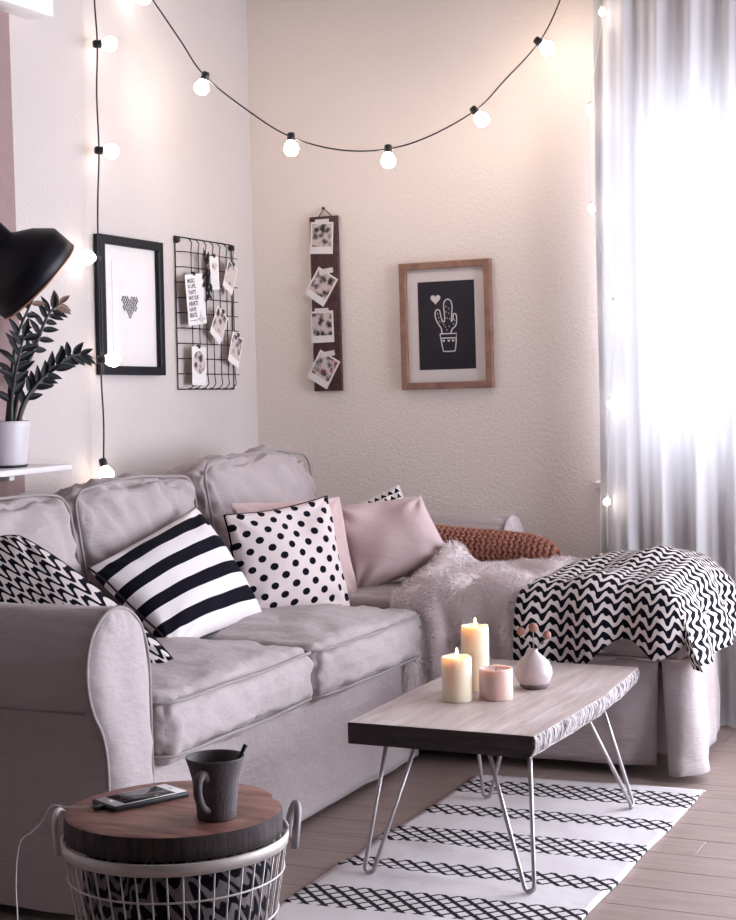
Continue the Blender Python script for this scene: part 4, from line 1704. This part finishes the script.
# dried sprig on the grid
sy_, sz_ = gcard(5.205, 1.62)
dsp = wallthing('dried_sprig', 'left', sy_, sz_, OFF, 0, 'dark dried sprig hanging upside down on the wire grid', 'sprig')
stm = mk('stem', *tube([(-.012, .090, .004), (-.004, .03, .006), (.004, -.02, .006), (.012, -.055, .004)], .002, 6), 'stem_dark', dsp, local=True)
rr_ = random.Random(9)
for k in range(17):
    f = k / 16
    o = leaf0['leaf'].copy()
    link(o, dsp)
    ang = -PI / 2 + rr_.uniform(-1.0, 1.0)
    if k < 4:
        ang = PI / 2 + rr_.uniform(-.7, .7)
    sgn = 1 if k % 2 else -1
    c_, s2 = math.cos(ang), math.sin(ang)
    R = Matrix(((c_, -s2, 0), (s2, c_, 0), (0, 0, 1))).to_4x4()
    o.matrix_basis = Matrix.Translation((-.012 + .026 * f + sgn * .006, .075 - .135 * f, .007 + .003 * (k % 3))) @ R @ Matrix.Scale(rr_.uniform(.034, .05), 4)

# wooden photo hanger
wb = wallthing('photo_hanger_board', 'back', -2.776, 1.521, 0, math.radians(.3), 'dark reddish-brown wooden board hung with four snapshots', 'board')
mk('board', *bevbox(-.0595, .0595, -.337, .337, .004, .020, .002), 'dark_board', wb, local=True)
mk('hanging_loop', *tube([(-.022, .337, .012), (-.010, .352, .010), (-.004, .368, .008), (.012, .357, .010), (.034, .337, .012)], .0022, 6), 'twine', wb, local=True)
V, F = lathe([(0, 0), (.005, 0), (.006, .008), (0, .010)], 10, (-.004, .369, 0))
mk('nail', V, F, 'screw', wb, local=True)
WG = 'snapshots on the wooden photo board'
for k, (x, z, rot, lab) in enumerate(((-2.784, 1.775, -3, 'topmost snapshot on the wooden board, hanging straight'), (-2.792, 1.588, -33, 'second snapshot from the top of the wooden board, tilted'), (-2.791, 1.433, 1, 'third snapshot from the top on the wooden board, showing small flowers'), (-2.790, 1.268, -30, 'lowest snapshot on the wooden board, tilted'))):
    e = polaroid('back', x, z, .0215, math.radians(rot), .098, .122, 11 + k, lab, WG, accent=(.30, .03, .08) if k == 3 else None)
    V, F = bevbox(-.030, .030, .050, .070, .0013, .0019, .0002, 1)
    R = np.array(Matrix.Rotation(math.radians(-rot + (8 if k in (1, 3) else 0)), 3, 'Z'))
    mk('tape_strip', (np.array(V) - np.array([0, .06, 0])) @ R.T + np.array([-.012 if rot < -10 else 0, .062, 0]), F, 'tape', e, smooth=False, local=True)

# ------------------------------------------------------------------ string lights
bp = [(r_, z_) for r_, z_ in ((0, -.062), (.010, -.0615), (.019, -.056), (.0245, -.046), (.0255, -.038), (.022, -.026), (.015, -.016), (.012, -.008), (.0, -.008))]
sp2 = [(0, -.016), (.0125, -.016), (.0135, -.004), (.0135, .012), (.010, .018), (.0, .019)]
socket0 = bulb0 = None


def bulb_at(parent, pos, d, dim=False):
    """socket at the cord, bulb pointing along d"""
    global socket0, bulb0
    if socket0 is None:
        s = mk('socket', *lathe(sp2, 16), 'black_plastic', parent, local=True)
        b_ = mk('bulb', *lathe(bp, 24), 'bulb_glow', s, local=True)
        socket0, bulb0 = s, b_
    else:
        s = socket0.copy()
        link(s, parent)
        b_ = bulb0.copy()
        link(b_, s)
        b_.material_slots[0].link = 'DATA'
    q = Vector((0, 0, -1)).rotation_difference(Vector(d).normalized())
    if dim:
        b_.material_slots[0].link = 'OBJECT'
        b_.material_slots[0].material = MATS['bulb_glow_dim']
    sc = 1.0
    s.matrix_basis = Matrix.Translation(Vector(pos) - wloc(parent)) @ q.to_matrix().to_4x4() @ Matrix.Scale(sc, 4)
    return s


# hanging string on the left wall
XS = XL + .055
sl = empty('string_lights', (XS, 4.47, .9), 'festoon string lights hanging straight down the left wall', 'string lights', 'festoon string lights')
k_ = 1 - .055 / 3.1


def lw(y, z):
    return (XS, y * k_, 1.22 + (z - 1.22) * k_)


cpts = [lw(4.540, 2.62), lw(4.536, 2.514), lw(4.545, 2.371), lw(4.532, 2.2), lw(4.535, 2.015), lw(4.520, 1.86), lw(4.513, 1.729), lw(4.508, 1.5), lw(4.506, 1.254), lw(4.512, 1.1), lw(4.503, .957), lw(4.494, .86)]
mk('cord', *tube(catmull(cpts, 6), .0028, 6), 'cord_black', sl)
for (y, z, d) in ((4.545, 2.371, (.7, .72, .05)), (4.535, 2.015, (.75, .7, -.05)), (4.500, 1.652, (-.15, -1, 0)), (4.506, 1.312, (.7, .72, 0)), (4.503, .962, (.35, -.05, -1))):
    p = lw(y, z)
    bulb_at(sl, (p[0], p[1] + .006 * np.sign(d[1]) * (abs(d[1]) > .5), p[2]), d, True)

# swag across the corner
sw = empty('string_lights', (-2.49, 5.13, 2.0), 'festoon string lights sagging in a curve across the room corner', 'string lights', 'festoon string lights')
spts = [(-3.08, 4.70, 2.74), (-3.069, 4.711, 2.681), (-3.034, 4.728, 2.599), (-3.002, 4.744, 2.544), (-2.922, 4.784, 2.406), (-2.849, 4.82, 2.282), (-2.713, 4.888, 2.156), (-2.588, 4.949, 2.068), (-2.437, 5.024, 2.02), (-2.288, 5.098, 2.02), (-2.157, 5.163, 2.062), (-2.013, 5.235, 2.148), (-1.921, 5.281, 2.249), (-1.81, 5.336, 2.38), (-1.745, 5.367, 2.518), (-1.706, 5.387, 2.654), (-1.69, 5.39, 2.745)]
mk('cord', *tube(catmull(spts, 6), .0026, 6), 'cord_black', sw)
for p, d in (((-3.028, 4.731, 2.590), (.02, -.10, -1)), ((-2.849, 4.820, 2.279), (-.3, -.1, -.9)), ((-2.588, 4.949, 2.065), (0, 0, -1)), ((-2.288, 5.098, 2.017), (0, 0, -1)), ((-2.016, 5.234, 2.144), (.55, .25, -.75)), ((-1.813, 5.335, 2.377), (.6, .3, -.5))):
    bulb_at(sw, p, d, p[2] > 2.5)

# string behind the curtain edge
s3 = empty('string_lights', (-1.64, 5.378, .7), 'small pale string lights hanging down the edge of the sheer curtain', 'string lights', 'festoon string lights')
q3 = [(-1.66, 2.66), (-1.648, 2.500), (-1.700, 2.165), (-1.699, 1.813), (-1.622, 1.467), (-1.642, 1.116), (-1.660, .766), (-1.66, .60)]
q3 = [(x * .97, 1.22 + (z - 1.22) * .97) for x, z in q3]
mk('cord', *tube(catmull([(x, 5.381, z) for x, z in q3], 8), .0012, 6), 'cord_white', s3)
ss0 = bs0 = None
for (x, z) in q3[1:-1]:
    if ss0 is None:
        ss0 = mk('socket', *lathe([(0, -.006), (.007, -.006), (.007, .008), (0, .009)], 12), 'cord_white', s3, local=True)
        bs0 = mk('bulb', *lathe([(.0125 * math.sin(a), -.017 - .0125 * math.cos(a)) for a in np.linspace(0, PI, 10)], 16), 'bulb_glow_small', ss0, local=True)
        s = ss0
    else:
        s = ss0.copy()
        link(s, s3)
        b_ = bs0.copy()
        link(b_, s)
    s.location = Vector((x, 5.378, z + .017)) - wloc(s3)

# ------------------------------------------------------------------ curtain
def curtain_fn(u, v):
    x = -1.652 + 1.01 * (u ** 1.1)
    z = 2.66 + (.004 - 2.66) * v
    a = .020 + .010 * nz((x * 2, 0, 0), 2, 101)
    ph_ = x * 46 + 3.2 * nz((x, 0, 0), 2.6, 102) + .6 * nz((x, z, 0), .9, 103)
    fold = a * math.sin(ph_) + .010 * math.sin(ph_ * 2.3 + 1.3) + .006 * nz((x * 8, z, 0), 1.5, 104)
    y = 5.435 + fold * (.75 + .25 * v)
    x += .010 * nz((z, x * 3, 0), 1.6, 105) * (1 if u < .05 else .4)
    return (x, y, z), (u, v)


V, F, UV, P, N = sheet(curtain_fn, 240, 30, .0012)
nn_ = len(V) // 2
F = [f for f in F if max(f) < nn_]      # a single gauze layer
cu_ = mk('sheer_curtain', V[:nn_], F, 'sheer', uv=UV[:nn_])
tag(cu_, 'white sheer floor-length curtain in front of the window', 'curtain')
rod = mk('curtain_rod', *tube([(-1.78, 5.47, 2.685), (1.65, 5.47, 2.685)], .012, 12), 'trim_white')
tag(rod, 'white curtain rod above the window', 'rod')
for x in (-1.75, 1.6):
    mk('bracket', *tube([(x, 5.47, 2.685), (x, D, 2.685)], .008, 8), 'trim_white', rod)
